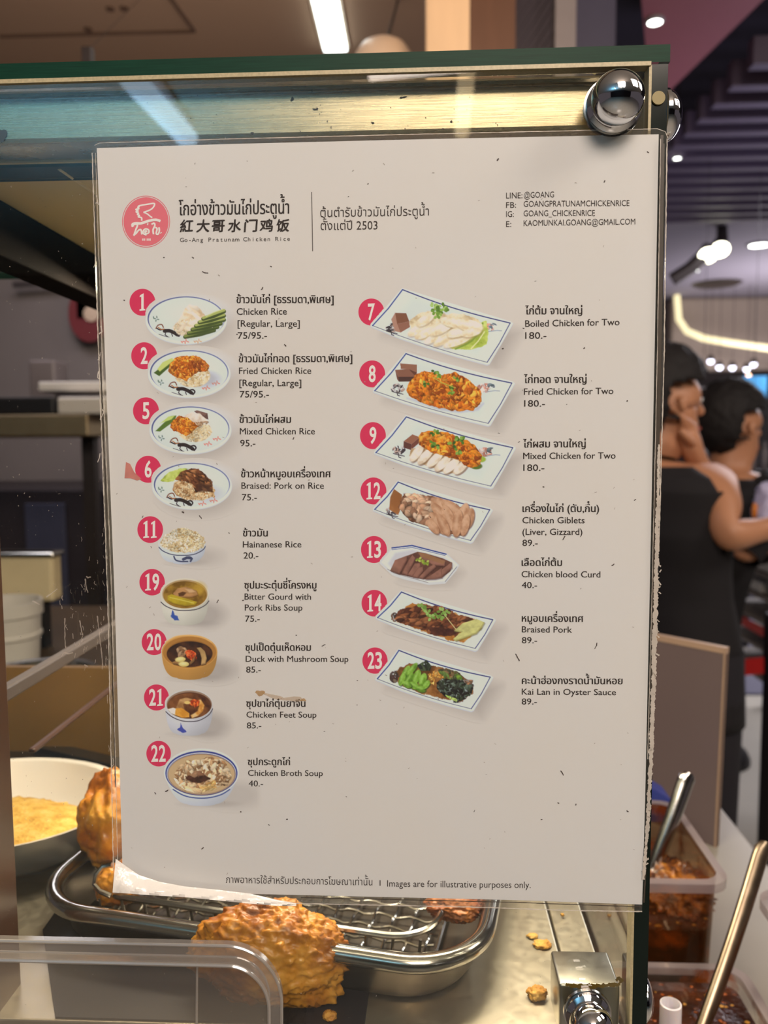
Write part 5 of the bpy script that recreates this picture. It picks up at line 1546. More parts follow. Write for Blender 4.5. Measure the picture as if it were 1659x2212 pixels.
# 12 - giblets
p = Pic(798, 1032, 1096, 1204, (K6, 760, 880))
rect_plate(p, (268, 432), (797, 592), (686, 769), (132, 590))
plate_bird(p, 236, 598)
p.tex(p.poly([(244, 472), (290, 505), (288, 570), (268, 622), (216, 590), (222, 520)], 1.5), [(140, 84, 44), (166, 104, 58)], 30, 3)
m = p.poly([(270, 580), (290, 510), (340, 500), (450, 512), (560, 545), (690, 600), (695, 660), (650, 740), (560, 735), (450, 690), (330, 650)], 1.5, 4, 4); p.tex(m, [(74, 42, 28), (130, 84, 60)], 10, 3)
fill(p, p.poly([(275, 585), (300, 500), (380, 500), (480, 530), (490, 610), (440, 690), (330, 650)], 2, 3, 3), [(196, 150, 118), (176, 128, 98), (214, 176, 146), (150, 104, 78)], 58, (7, 13), 4, [(84, 50, 34), (140, 92, 66)], elong=(1.4, 2.2), edge=.55, lite=.3)
for i, (x, y, a, b, r) in enumerate([(520, 560, 70, 30, .5), (585, 585, 80, 32, .6), (640, 625, 75, 30, 1.9), (680, 640, 60, 26, 1.8), (500, 600, 60, 26, .9), (560, 640, 80, 32, 1.2), (610, 670, 80, 30, 1.7), (655, 680, 64, 24, 1.8), (500, 670, 78, 34, .9), (530, 680, 70, 26, 1.1), (470, 690, 50, 24, .9)]):
    p.put(p.ell(x + 5, y + 7, a, b, 2, rot=r) * .7, (96, 58, 40)); p.tex(p.ell(x, y, a, b, 1.5, rot=r), [(168, 116, 84), (190, 138, 104), (206, 158, 124)], 14, i); p.put(p.ell(x - 6, y - 7, a * .7, b * .35, 5, rot=r) * .5, (216, 174, 142))
p.build('rectangular plate of sliced chicken giblets', m_print)

# 13 - blood curd
p = Pic(812, 1170, 1018, 1278, (K6, 760, 1150))
shadow(p, p.poly([(x + 30, y + 34) for x, y in ((232, 100), (545, 130), (620, 200), (545, 285), (440, 292), (245, 240))], 24), .35)
p.put(p.poly([(232, 86), (348, 72), (548, 122), (622, 190), (604, 222), (540, 296), (445, 304), (300, 272), (235, 248), (160, 178), (168, 160)], 1.5), (204, 198, 198))
p.put(p.poly([(236, 92), (348, 80), (545, 130), (612, 188), (540, 282), (440, 290), (240, 236), (170, 172)], 2), (216, 211, 210)); p.put(p.poly([(250, 120), (350, 100), (540, 150), (590, 190), (530, 262), (430, 276), (240, 222), (210, 180)], 6), (196, 188, 188))
p.put(p.line([(232, 90), (348, 76), (545, 126)], 2.6), BLUE); p.put(p.line([(232, 100), (348, 87), (540, 134)], 1.2), (70, 86, 140))
p.put(p.line([(206, 212), (250, 238), (440, 290)], 1, 1), (120, 110, 108)); p.put(p.line([(540, 284), (606, 200)], 1.2, 1), (110, 108, 120))
m = p.poly([(222, 222), (250, 165), (320, 135), (380, 112), (430, 122), (525, 150), (580, 175), (570, 225), (520, 262), (430, 272), (360, 262), (270, 242)], 1.5); p.tex(m, [(82, 48, 40), (112, 70, 56)], 12, 3)
slices(p, [[(222, 222), (250, 160), (320, 134), (318, 160), (275, 240)], [(290, 238), (330, 160), (350, 130), (368, 150), (320, 248)], [(322, 246), (365, 180), (392, 178), (398, 196), (352, 258)], [(350, 258), (385, 205), (410, 198), (412, 222), (380, 264)], [(385, 118), (430, 122), (470, 140), (540, 165), (536, 195), (470, 190), (400, 150)], [(385, 262), (440, 205), (478, 182), (486, 200), (410, 268)], [(420, 272), (520, 205), (520, 262), (480, 270)], [(520, 215), (576, 172), (578, 205), (520, 258)]], (142, 94, 78), (64, 36, 32), 3)
p.put(p.poly([(385, 118), (430, 122), (540, 165), (530, 185), (400, 140)], 2) * .6, (150, 104, 62))
leaves(p, [(385, 155), (405, 170), (430, 175)], 20, [(150, 160, 56), (120, 136, 44), (180, 184, 84)])
p.build('octagonal white bowl of brown blood curd slabs', m_print)

# 14 - braised pork
p = Pic(802, 1270, 1108, 1436, (K6, 760, 1150))
rect_plate(p, (287, 345), (815, 505), (713, 671), (149, 493))
p.tex(p.poly([(310, 430), (350, 408), (440, 420), (600, 470), (712, 500), (690, 600), (650, 640), (560, 620), (380, 560), (260, 515)], 2, 4, 2), [(140, 78, 26), (176, 110, 44), (196, 140, 70)], 24, 3)
p.bits(p.ell(246, 490, 20, 26, 2), 12, (3, 6), [(60, 44, 40), (120, 90, 70)])
m = p.poly([(246, 500), (265, 450), (340, 430), (420, 420), (520, 430), (600, 470), (700, 500), (640, 550), (600, 600), (470, 590), (380, 550), (290, 530)], 1.5, 5, 4, 10)
fill(p, m, [(126, 68, 40), (96, 48, 30), (156, 94, 58), (70, 34, 24), (142, 80, 46)], 90, (6, 14), 5, [(50, 24, 18), (104, 54, 34), (130, 74, 44)], elong=(1.8, 3.2), ang=(-50, 0), edge=.6, lite=.4)
p.tex(p.poly([(430, 545), (600, 560), (625, 580), (560, 600), (470, 595)], 2, 2, 3), [(60, 28, 22), (92, 48, 34)], 12, 3)
slices(p, [[(590, 570), (640, 525), (720, 500), (768, 520), (745, 560), (660, 590), (600, 625), (586, 615), (640, 580)], [(586, 618), (620, 585), (690, 555), (752, 545), (720, 585), (640, 615), (600, 628)]], (196, 186, 116), (104, 90, 40))
p.put(p.line([(530, 470), (600, 558)], 2), (196, 178, 120))
leaves(p, [(430, 440), (440, 465), (400, 432), (460, 490), (490, 480), (515, 490), (540, 460), (520, 455)], 26, [(126, 154, 70), (100, 132, 52), (150, 176, 94)])
p.build('rectangular plate of dark braised pork', m_print)

# 23 - kale in oyster sauce
p = Pic(802, 1396, 1104, 1566, (K6, 760, 1150))
rect_plate(p, (272, 682), (800, 837), (690, 1020), (147, 847))
p.tex(p.poly([(250, 800), (330, 760), (470, 770), (600, 800), (700, 880), (700, 930), (640, 980), (520, 960), (400, 930), (270, 880)], 2, 4, 2), [(90, 52, 22), (140, 86, 40), (170, 116, 66)], 22, 3)
p.bits(p.ell(246, 835, 28, 34, 2), 16, (3, 8), [(70, 58, 50), (110, 92, 74), (60, 40, 36)])
for i, (x, y, a, b, r) in enumerate([(310, 815, 80, 24, -1.1), (350, 790, 70, 20, -.9), (290, 850, 60, 22, -1.2), (330, 850, 70, 24, -1.0), (375, 835, 70, 26, -1.2), (360, 885, 50, 26, .5), (410, 850, 62, 26, -1.2), (400, 905, 46, 24, .3), (430, 880, 50, 20, -.9), (320, 880, 44, 22, .5)]):
    p.put(p.ell(x + 5, y + 6, a * .62, b * .8, 2, rot=r) * .7, (40, 58, 20)); p.tex(p.ell(x, y, a * .62, b * .8, 1.5, rot=r), [(84, 120, 30), (112, 152, 44), (140, 178, 68)], 10, i); p.put(p.ell(x - 4, y - 5, a * .4, b * .25, 4, rot=r) * .6, (176, 206, 112))
p.bits(p.poly([(380, 770), (430, 738), (460, 775), (450, 800), (400, 800)], 2), 16, (5, 11), [(40, 48, 34), (60, 68, 46), (30, 34, 30)])
p.bits(p.poly([(500, 790), (600, 800), (640, 830), (600, 870), (500, 850)], 3), 30, (4, 10), [(96, 76, 50), (60, 60, 40), (130, 100, 64), (90, 110, 50)])
m = p.poly([(495, 870), (520, 848), (580, 850), (640, 850), (700, 880), (690, 930), (650, 970), (600, 985), (540, 945), (500, 910)], 2, 4, 3)
fill(p, m, [(34, 36, 30), (24, 24, 24), (52, 56, 44), (44, 52, 34), (78, 88, 74)], 80, (4, 11), 4, [(16, 14, 16), (34, 32, 28)], edge=.5, lite=.5)
p.bits(m, 26, (2, 4), [(130, 136, 130), (96, 104, 92)], edge=.1)
p.bits(p.poly([(540, 940), (600, 960), (620, 985), (560, 960)], 2), 8, (4, 7), [(140, 160, 70), (176, 190, 100)])
p.bits(p.poly([(440, 820), (480, 800), (520, 815), (540, 840), (480, 850), (470, 890), (450, 870)], 3), 46, (2.2, 5), [(214, 150, 66), (190, 120, 44), (228, 178, 96)], edge=.5)
p.bits(p.poly([(620, 850), (700, 855), (690, 890)], 3), 16, (3, 7), [(176, 120, 80), (110, 80, 60), (150, 130, 120)])
p.bits(p.poly([(590, 820), (630, 825), (640, 850), (600, 850)], 2), 8, (5, 9), [(120, 150, 50), (90, 120, 40)])
p.build('rectangular plate of dark green kale in sauce', m_print)
# ------------------------------------------------------------------ food and tableware
m_fried = ramp_mat('fried_crust', [(.30, (84, 40, 8)), (.42, (156, 88, 20)), (.52, (208, 142, 46)), (.62, (228, 172, 78)), (.75, (242, 202, 122))], 26, rough=.42, bump=.7, dist=.0012, sss=.12, coat=.15)
m_fried2 = ramp_mat('fried_crust_dark', [(.3, (60, 24, 10)), (.5, (140, 66, 22)), (.7, (206, 126, 52))], 40, rough=.42, bump=.7, dist=.0012)

# steel tray with rolled rim, turned a little to the left
ZR = 1.228
pc = Vector((-.0525, .106, 0)); ang = math.radians(-11.3)
ca, sa = math.cos(ang), math.sin(ang)
def T(u, v, z):
    return Vector((pc.x + u * ca - v * sa, pc.y + u * sa + v * ca, z))
HW, HD = .110, .076
tray = empty('steel_tray', (pc.x, pc.y, ZD), 'deep stainless steel tray with rolled rim and rounded corners holding the wire rack', 'tray')
loop = rrect(-HW, -HD, HW, HD, .034, 10)
mb = MB()
mb.tube([T(u, v, ZR) for u, v in loop], .0042, 12, closed=True)
mb.build('rolled_rim', m_polish, tray)
lv = [(1.0, ZR), (.965, ZR - .003), (.945, ZD + .006), (.92, ZD + .0015)]
V, Fq = [], []
n = len(loop)
for s, z in lv:
    V += [T(u * s, v * (1 - (1 - s) * 1.3), z) for u, v in loop]
for i in range(len(lv) - 1):
    for k in range(n):
        Fq.append((i * n + k, i * n + (k + 1) % n, (i + 1) * n + (k + 1) % n, (i + 1) * n + k))
Fq.append(tuple((len(lv) - 1) * n + k for k in range(n)))
MB().add(V, Fq).build('pan', steel('tray_steel', (120, 112, 104), .3, (4, 4, 4), .4), tray)
# wire rack inside
m_wire = m_polish
rack = empty('wire_rack', (pc.x, pc.y, ZD + .002), 'wire mesh cooling rack with wavy wires lying inside the steel tray', 'rack')
lo = rrect(-.088, -.060, .088, .060, .022, 8)
MB().tube([T(u, v, ZR + .001) for u, v in lo], .0016, 8, closed=True).build('top_wire', m_wire, rack)
MB().tube([T(u * .97, v * .96, ZD + .004) for u, v in lo], .0012, 8, closed=True).build('bottom_wire', m_wire, rack)
mb = MB()
for u in [-.08 + .0125 * k for k in range(14)]:
    for v in (-.0595, .0595):
        mb.tube([T(u, v, ZR + .001), T(u * .97, v * .97, ZD + .004)], .0008, 6)
for zz in (ZD + .009, ZD + .014):
    for v in (-.0597, .0597):
        mb.tube([T(-.084 + .002 * k, v * (.985), zz + .0007 * math.sin(k * 1.3)) for k in range(85)], .0008, 6)
mb.build('side_wires', m_wire, rack)
mb = MB()
for u in [-.08 + .01 * k for k in range(17)]:
    mb.tube([T(u, -.058 + .004 * k, ZD + .005 + .0009 * math.sin(k * 1.6 + u * 300)) for k in range(30)], .0008, 6)
for v in [-.055 + .01 * k for k in range(12)]:
    mb.tube([T(-.084 + .004 * k, v, ZD + .005 + .0009 * math.cos(k * 1.6 + v * 300)) for k in range(43)], .0008, 6)
mb.build('mesh_floor', m_wire, rack)
# loose bent wire loop at the left corner of the rack
c = atz(226, 1905, 1.236)
MB().tube([atz(242, 1868, 1.242), atz(222, 1872, 1.241), atz(208, 1890, 1.238), atz(204, 1910, 1.234), atz(216, 1925, 1.232), atz(240, 1935, 1.23)], .0013, 8).build('bent_loop', m_wire, rack)

def chicken(name, c, rad, seed, label, m=m_fried, rot=None, sub=6, **k):
    v, f = lump(c, rad, sub, seed, M=rot, **k)
    return tag(MB().add(v, f).build(name, m, ang=180), label, 'fried chicken', 'fried chicken pieces in the case')
c = at(588, 2062, .0265)
chicken('fried_chicken', c, (.0335, .0165, .0235), 5, 'large golden fried chicken piece leaning over the front rim of the tray below the menu', amp=.17, fine=.06, freq=1.6, rough=.007)
c = at(250, 1772, .108)
chicken('fried_chicken', c, (.0185, .02, .0262), 9, 'golden fried chicken piece standing in the tray at left, half hidden by the menu edge', amp=.2, fine=.05, freq=1.7, rough=.012, sub=5)
c = at(262, 1905, .072)
chicken('fried_chicken', c, (.013, .012, .010), 14, 'small piece of fried chicken behind the bent wire at the left corner of the rack', amp=.2, fine=.05, freq=1.7, rough=.012, sub=5)
c = at(985, 1950, .062)
chicken('fried_chicken', c, (.014, .012, .006), 17, 'dark fried chicken piece peeping out under the lower menu edge at right', m=m_fried2, amp=.2, fine=.1, freq=1.6, rough=.03, sub=5)
m_crumb = ramp_mat('crumb', [(.3, (170, 104, 30)), (.5, (222, 164, 70)), (.7, (240, 200, 120))], 90, rough=.6, bump=.6)
for i, (px, py, rx, rz, lab) in enumerate(((1160, 2146, .0042, .0030, 'biggest orange crumb on the deck left of the steel clamp'), (1172, 2040, .0042, .0012, 'flat yellow crumb on the deck just behind the biggest crumb'), (1150, 2022, .0026, .0010, 'small yellow crumb farther back on the deck'), (712, 2195, .0030, .0022, 'yellow crumb on the deck under the large chicken piece'), (1215, 1976, .0010, .0008, 'tiny brown crumb on the deck below the lower menu edge'))):
    c = atz(px, py, ZD + rz * .75)
    v, f = lump(c, (rx, rx * .8, rz), 4, i + 3, amp=.3, fine=.12, freq=1.8)
    tag(MB().add(v, f).build('crumb', m_crumb, ang=180), lab, 'crumb', 'batter crumbs on the steel deck')

# thin dark sheet on the deck under the tray
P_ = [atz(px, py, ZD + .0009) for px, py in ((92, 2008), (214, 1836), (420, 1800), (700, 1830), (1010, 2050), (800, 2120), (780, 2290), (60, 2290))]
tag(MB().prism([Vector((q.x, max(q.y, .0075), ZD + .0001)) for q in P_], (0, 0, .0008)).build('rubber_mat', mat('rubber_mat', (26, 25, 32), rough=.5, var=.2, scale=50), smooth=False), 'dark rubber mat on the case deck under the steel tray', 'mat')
# white dish of yellow fried garlic
c = Vector((-.243, .150, ZD))
prof = [(.0001, .002), (.05, .002), (.066, .012), (.076, .030), (.080, .031), (.078, .028), (.068, .010), (.052, .0), (.0001, .0)]
tag(MB().lathe(prof, c, (0, 0, 1), 56, sy=.82).build('white_dish', mat('white_china', (222, 214, 206), rough=.22, var=.03)), 'white oval dish behind the case glass at lower left', 'dish')
v, f = lump((0, 0, 0), (1, 1, 1), 5, 4, amp=.06, fine=.05, freq=3)
V = [(c.x + q.x * .064, c.y - .006 + q.y * .046, c.z + .010 + max(0, q.z) * .013) for q in v]
tag(MB().add(V, f).build('fried_garlic', ramp_mat('garlic', [(.3, (190, 136, 44)), (.5, (226, 180, 84)), (.7, (240, 206, 124))], 120, rough=.6, bump=.8), ang=180), 'yellow mound of fried garlic in the white dish', 'garlic', kind='stuff')

# clear plastic lid standing against the case at lower left
m_lid = clear_mat('clear_plastic', (.90, .88, .86), f0=.05, rough=.12, haze=.10, haze_col=(220, 208, 196), dust=.25)
m_lidrim = clear_mat('clear_plastic_rim', (.80, .78, .76), f0=.10, rough=.15, haze=.30, haze_col=(226, 216, 206))
lid = empty('plastic_lid', at(300, 2250, -.02), 'clear plastic container lid leaning against the case glass at lower left', 'lid')
yl = -.024
a, b = at(-260, 2021, yl), at(612, 2140, yl)
zt, xr = a.z, b.x
xl, zb_ = a.x, zt - .085
def LP(x, z, y):
    return Vector((x, y, z))
o1 = rrect(xl, zb_, xr, zt, .021, 14)
o2 = rrect(xl + .0045, zb_ + .0045, xr - .0045, zt - .0065, .016, 14)
o3 = rrect(xl + .0062, zb_ + .0062, xr - .0062, zt - .0088, .0145, 14)
tilt = lambda z: yl + (zt - z) * -.10
mb = MB()
n = len(o1)
rings = [[LP(x, z, tilt(z) + .002) for x, z in o1], [LP(x, z, tilt(z) - .0015) for x, z in o1], [LP(x, z, tilt(z) - .0022) for x, z in o2], [LP(x, z, tilt(z) + .006) for x, z in o3]]
V = [q for r in rings for q in r]
Fq = []
for i in range(3):
    for k in range(n):
        Fq.append((i * n + k, i * n + (k + 1) % n, (i + 1) * n + (k + 1) % n, (i + 1) * n + k))
mb.add(V, Fq)
mb.build('rim', m_lidrim, lid, ang=35)
MB().add([q for q in rings[3]] + [q + Vector((0, .0008, 0)) for q in rings[3]], [tuple(range(n)), tuple(range(2 * n - 1, n - 1, -1))]).build('panel', m_lid, lid, smooth=False)
mb = MB()
mb.tube([q + Vector((0, -.0006, 0)) for q in rings[2]], .0007, 6, closed=True)
mb.tube([q + Vector((0, 0, 0)) for q in rings[1]], .0006, 6, closed=True)
mb.tube([q for q in rings[3]], .0005, 6, closed=True)
x_ = at(418, 2100, yl).x
mb.tube([LP(x_, zt - .009, tilt(zt) + .0055), LP(x_, zb_ + .01, tilt(zb_) + .0055)], .0005, 6)
mb.build('bead', clear_mat('plastic_bead', (.8, .8, .78), f0=.2, rough=.1, haze=.45, haze_col=(240, 232, 224)), lid)

MB().box((-.62, -.075, zb_ - .018), (.10, -.001, zb_ - .0006), bev=.002).build('front_ledge', m_dark, case, smooth=False)
# sauce tubs on the side counter
m_tub = clear_mat('tub_plastic', (.93, .90, .86), f0=.04, rough=.06, haze=.06, haze_col=(226, 210, 196), stain=(140, 66, 14), stain_amt=.8, scale=42)
m_tub_brown = clear_mat('tub_plastic_stained', (.66, .50, .34), f0=.04, rough=.06, haze=.34, haze_col=(104, 64, 34), stain=(112, 48, 10), stain_amt=.8, scale=36)
m_tubrim = clear_mat('tub_rim', (.86, .82, .80), f0=.10, rough=.1, haze=.45, haze_col=(214, 200, 204))
m_sauce = ramp_mat('dark_sauce', [(.3, (26, 10, 6)), (.5, (52, 24, 10)), (.7, (86, 42, 14))], 60, rough=.12, bump=.5, coat=.5)
def tub(x0, x1, y0, y1, z1, level, label, slabel, m, chunky=True, z0=ZK, r=.016):
    t = empty('sauce_tub', ((x0 + x1) / 2, (y0 + y1) / 2, z0), label, 'tub', None)
    o = rrect(x0, y0, x1, y1, r, 6)
    i_ = rrect(x0 + .006, y0 + .006, x1 - .006, y1 - .006, r * .8, 6)
    n = len(o)
    V = [Vector((x, y, z1)) for x, y in i_] + [Vector((x * .93 + (x0 + x1) / 2 * .07, y * .93 + (y0 + y1) / 2 * .07, z0 + .004)) for x, y in i_]
    MB().add(V, [(k, (k + 1) % n, n + (k + 1) % n, n + k) for k in range(n)] + [tuple(n + k for k in range(n))]).build('body', m, t)
    V = []
    for z, lp in ((z1 - .006, o), (z1 + .0005, o), (z1 + .001, i_), (z1 - .004, i_)):
        V += [Vector((x, y, z)) for x, y in lp]
    MB().add(V, [(q * n + k, q * n + (k + 1) % n, (q + 1) * n + (k + 1) % n, (q + 1) * n + k) for q in range(3) for k in range(n)]).build('rim', m_tubrim, t, ang=30)
    # sauce filling
    L = rrect(x0 + .009, y0 + .009, x1 - .009, y1 - .009, r * .7, 6)
    mb = MB()
    V = [Vector((x, y, level)) for x, y in L] + [Vector((x * .95 + (x0 + x1) / 2 * .05, y * .95 + (y0 + y1) / 2 * .05, z0 + .006)) for x, y in L]
    n = len(L)
    mb.add(V, [tuple(range(n))] + [(k, (k + 1) % n, n + (k + 1) % n, n + k) for k in range(n)] + [tuple(2 * n - 1 - k for k in range(n))])
    rr = random.Random(int(x0 * 1e4 + y0 * 1e3))
    for k in range(260 if chunky else 150):
        x, y = rr.uniform(x0 + .011, x1 - .011), rr.uniform(y0 + .011, y1 - .011)
        s = rr.uniform(.0005, .0017) if chunky else rr.uniform(.0004, .0013)
        v, f = lump((x, y, level + (.004 * rr.random() if chunky else 0)), (s * rr.uniform(1, 1.7), s, s * .6), 2, k % 30, amp=.3, fine=.0, freq=1.5)
        mb.add(v, f, 1 + k % 3)
    tag(mb.build('sauce', [m_sauce, mat('chili_orange', (150, 74, 18), rough=.25, var=.3, scale=200), mat('chili_seed', (170, 122, 44), rough=.35, var=.2, scale=200), mat('chili_dark', (84, 36, 10), rough=.25, var=.3, scale=200)], ang=60), slabel, 'sauce', kind='stuff')
    return t
tub(.122, .228, .222, .352, 1.150, 1.112, 'rear clear sauce tub holding the chili sauce with the first spoon', 'chunky chili sauce filling the rear tub', m_tub_brown)
tub(.118, .229, .075, .208, 1.103, 1.096, 'front clear sauce tub with the white tube standing in it', 'dark chili sauce filling the front tub', m_tub, chunky=False)
tub(.238, .336, .070, .218, 1.150, 1.075, 'clear stained sauce tub at the right edge', 'dark sauce low in the tub at the right edge', m_tub, chunky=False)
# heap of chili round the first spoon
c = at(1440, 1925, .285)
v, f = lump((c.x, c.y, 1.110), (.030, .035, .017), 5, 6, amp=.2, fine=.15, freq=2.2, rough=.05)
tag(MB().add(v, f).build('chili_heap', ramp_mat('chili_paste', [(.3, (44, 20, 8)), (.45, (92, 48, 14)), (.58, (150, 88, 24)), (.72, (204, 144, 50))], 110, rough=.2, bump=.8, coat=.5), ang=180), 'mound of oily chili around the first spoon in the rear tub', 'chili', kind='stuff')

def spoon(name, p0, p1, w, hole, label, curl, m=m_polish):
    """flat hollow handle from p0 (in the sauce) to p1, with a hole"""
    t = empty(name, p0, label, 'spoon', 'steel spoons in the sauces')
    p0, p1 = Vector(p0), Vector(p1)
    d = (p1 - p0).normalized()
    side = d.cross(Vector((0, 1, 0))).normalized()
    nrm = side.cross(d).normalized()
    n = 15
    V, Fq = [], []
    N = 26
    L = (p1 - p0).length
    for i in range(N):
        s = i / (N - 1)
        wi = w * (.82 + .22 * s) * (1 if s < .96 else math.sqrt(max(.15, 1 - ((s - .96) / .045) ** 2)))
        ce = p0 + d * (L * s) - nrm * (.002 * math.sin(s * PI) + (curl * max(0, s - .9) ** 1.5))
        for k in range(n):
            a = 2 * PI * k / n
            V.append(ce + side * (wi / 2 * math.cos(a)) + nrm * (w * .30 * math.sin(a)))
    for i in range(N - 1):
        for k in range(n):
            Fq.append((i * n + k, i * n + (k + 1) % n, (i + 1) * n + (k + 1) % n, (i + 1) * n + k))
    Fq += [tuple(range(n))[::-1], tuple((N - 1) * n + k for k in range(n))]
    MB().add(V, Fq).build('handle', m, t, ang=50)
    h = p0 + d * (L * hole)
    face = (CAM - h); face = (face - d * face.dot(d)).normalized()
    MB().lathe([(.0001, .0), (w * .2, .0), (w * .24, -.0008)], h - nrm * 0 + face * (w * .34), face, 16).build('hole', m_black, t, label='round hole in the handle')
    # bowl of the ladle below the sauce
    v, f = lump(p0 - d * .012, (.014, .018, .006), 3, 1, amp=0, fine=0)
    MB().add(v, f).build('bowl', m_polish, t)
    return t
spoon('spoon', at(1398, 1905, .290), at(1487, 1669, .315), .0135, .47, 'bright steel spoon standing in the chili sauce beside the menu edge', .03)
spoon('spoon', at(1512, 2235, .150), at(1650, 1820, .215), .0112, .60, 'darker steel spoon leaning to the right edge, nearer than the first', .03, steel('spoon_steel', (150, 134, 114), .3, (5, 5, 5), .5))
# white tube
a, b = at(1449, 2168, .085), at(1449, 2300, .085)
wt = (at(1472, 2168, .085).x - at(1426, 2168, .085).x) / 2
mb = MB().lathe([(wt * .98, 1.06), (wt, a.z), (wt * .86, a.z + .0004), (wt * .80, a.z - .001), (wt * .78, 1.07)], (a.x, .085, 0), (0, 0, 1), 36)
tag(mb.build('white_tube', mat('milky_plastic', (206, 200, 206), rough=.35, var=.03, sss=.3)), 'milky white plastic tube standing in the front sauce tub', 'tube')

# ------------------------------------------------------------------ people
def skinned(name, V, E, R, m, parent, sub=2, **k):
    me = bpy.data.meshes.new(name)
    me.from_pydata([tuple(v) for v in V], E, [])
    o = bpy.data.objects.new(name, me)
    COL.objects.link(o)
    sk = o.modifiers.new('skin', 'SKIN')
    sk.use_smooth_shade = True
    for i, r in enumerate(R):
        me.skin_vertices[0].data[i].radius = r if isinstance(r, tuple) else (r, r)
    me.skin_vertices[0].data[0].use_root = True
    ss = o.modifiers.new('sub', 'SUBSURF')
    ss.levels = ss.render_levels = sub
    bpy.context.view_layer.update()
    m2 = bpy.data.meshes.new_from_object(o.evaluated_get(bpy.context.evaluated_depsgraph_get()))
    m2.materials.clear()
    m2.materials.append(m)
    m2.polygons.foreach_set('use_smooth', [True] * len(m2.polygons))
    bpy.data.objects.remove(o)
    o = bpy.data.objects.new(name, m2)
    COL.objects.link(o)
    o.parent = parent
    o.location = -parent.location
    return tag(o, **k)
m_skin = mat('skin', (190, 134, 100), rough=.5, var=.05, scale=8, sss=.05)
m_hair = mat('black_hair', (18, 12, 13), rough=.75, var=.2, scale=200)
m_top = mat('black_cloth', (20, 16, 20), rough=.85, var=.15, scale=60)
m_trou = mat('dark_trousers', (30, 27, 34), rough=.85, var=.15, scale=60)
m_eye = mat('eye_white', (220, 214, 206), rough=.2)
m_iris = mat('iris', (40, 24, 16), rough=.2)

class Fig:
    def __init__(s):
        s.V, s.E, s.R = [], [], []
    def add(s, p, r, to=None):
        s.V.append(Vector(p)); s.R.append(r)
        i = len(s.V) - 1
        if to is not None:
            s.E.append((to, i))
        return i
    def chain(s, to, pts):
        for p, r in pts:
            to = s.add(p, r, to)
        return to
    def hand(s, wrist, d, palm_n, size=1.0, curl=.5):
        """palm and five unequal fingers; d = direction of the hand, palm_n = palm normal"""
        w = s.V[wrist]
        d = Vector(d).normalized(); pn = Vector(palm_n).normalized()
        sd = d.cross(pn).normalized()
        pm = s.add(w + d * .045 * size, (.017 * size, .030 * size), wrist)
        kn = s.add(w + d * .085 * size, (.014 * size, .034 * size), pm)
        for k, ln in ((-1.5, .058), (-.5, .074), (.5, .08), (1.5, .07)):
            b = w + d * .095 * size + sd * (.0175 * k * size)
            a = s.add(b, .0088 * size, kn)
            q = b
            dd = d.copy()
            for seg, t in ((.45, curl * .7), (.32, curl), (.23, curl * .7)):
                dd = (dd * math.cos(t) + pn * math.sin(t)).normalized()
                q = q + dd * ln * seg * size
                a = s.add(q, .0078 * size, a)
        b = w + d * .035 * size + sd * .03 * size
        a = s.add(b, .011 * size, pm)
        a = s.add(b + (d * .6 + sd * .6 + pn * .3).normalized() * .03 * size, .0095 * size, a)
        s.add(b + (d * .9 + sd * .35 + pn * .5).normalized() * .055 * size, .0085 * size, a)

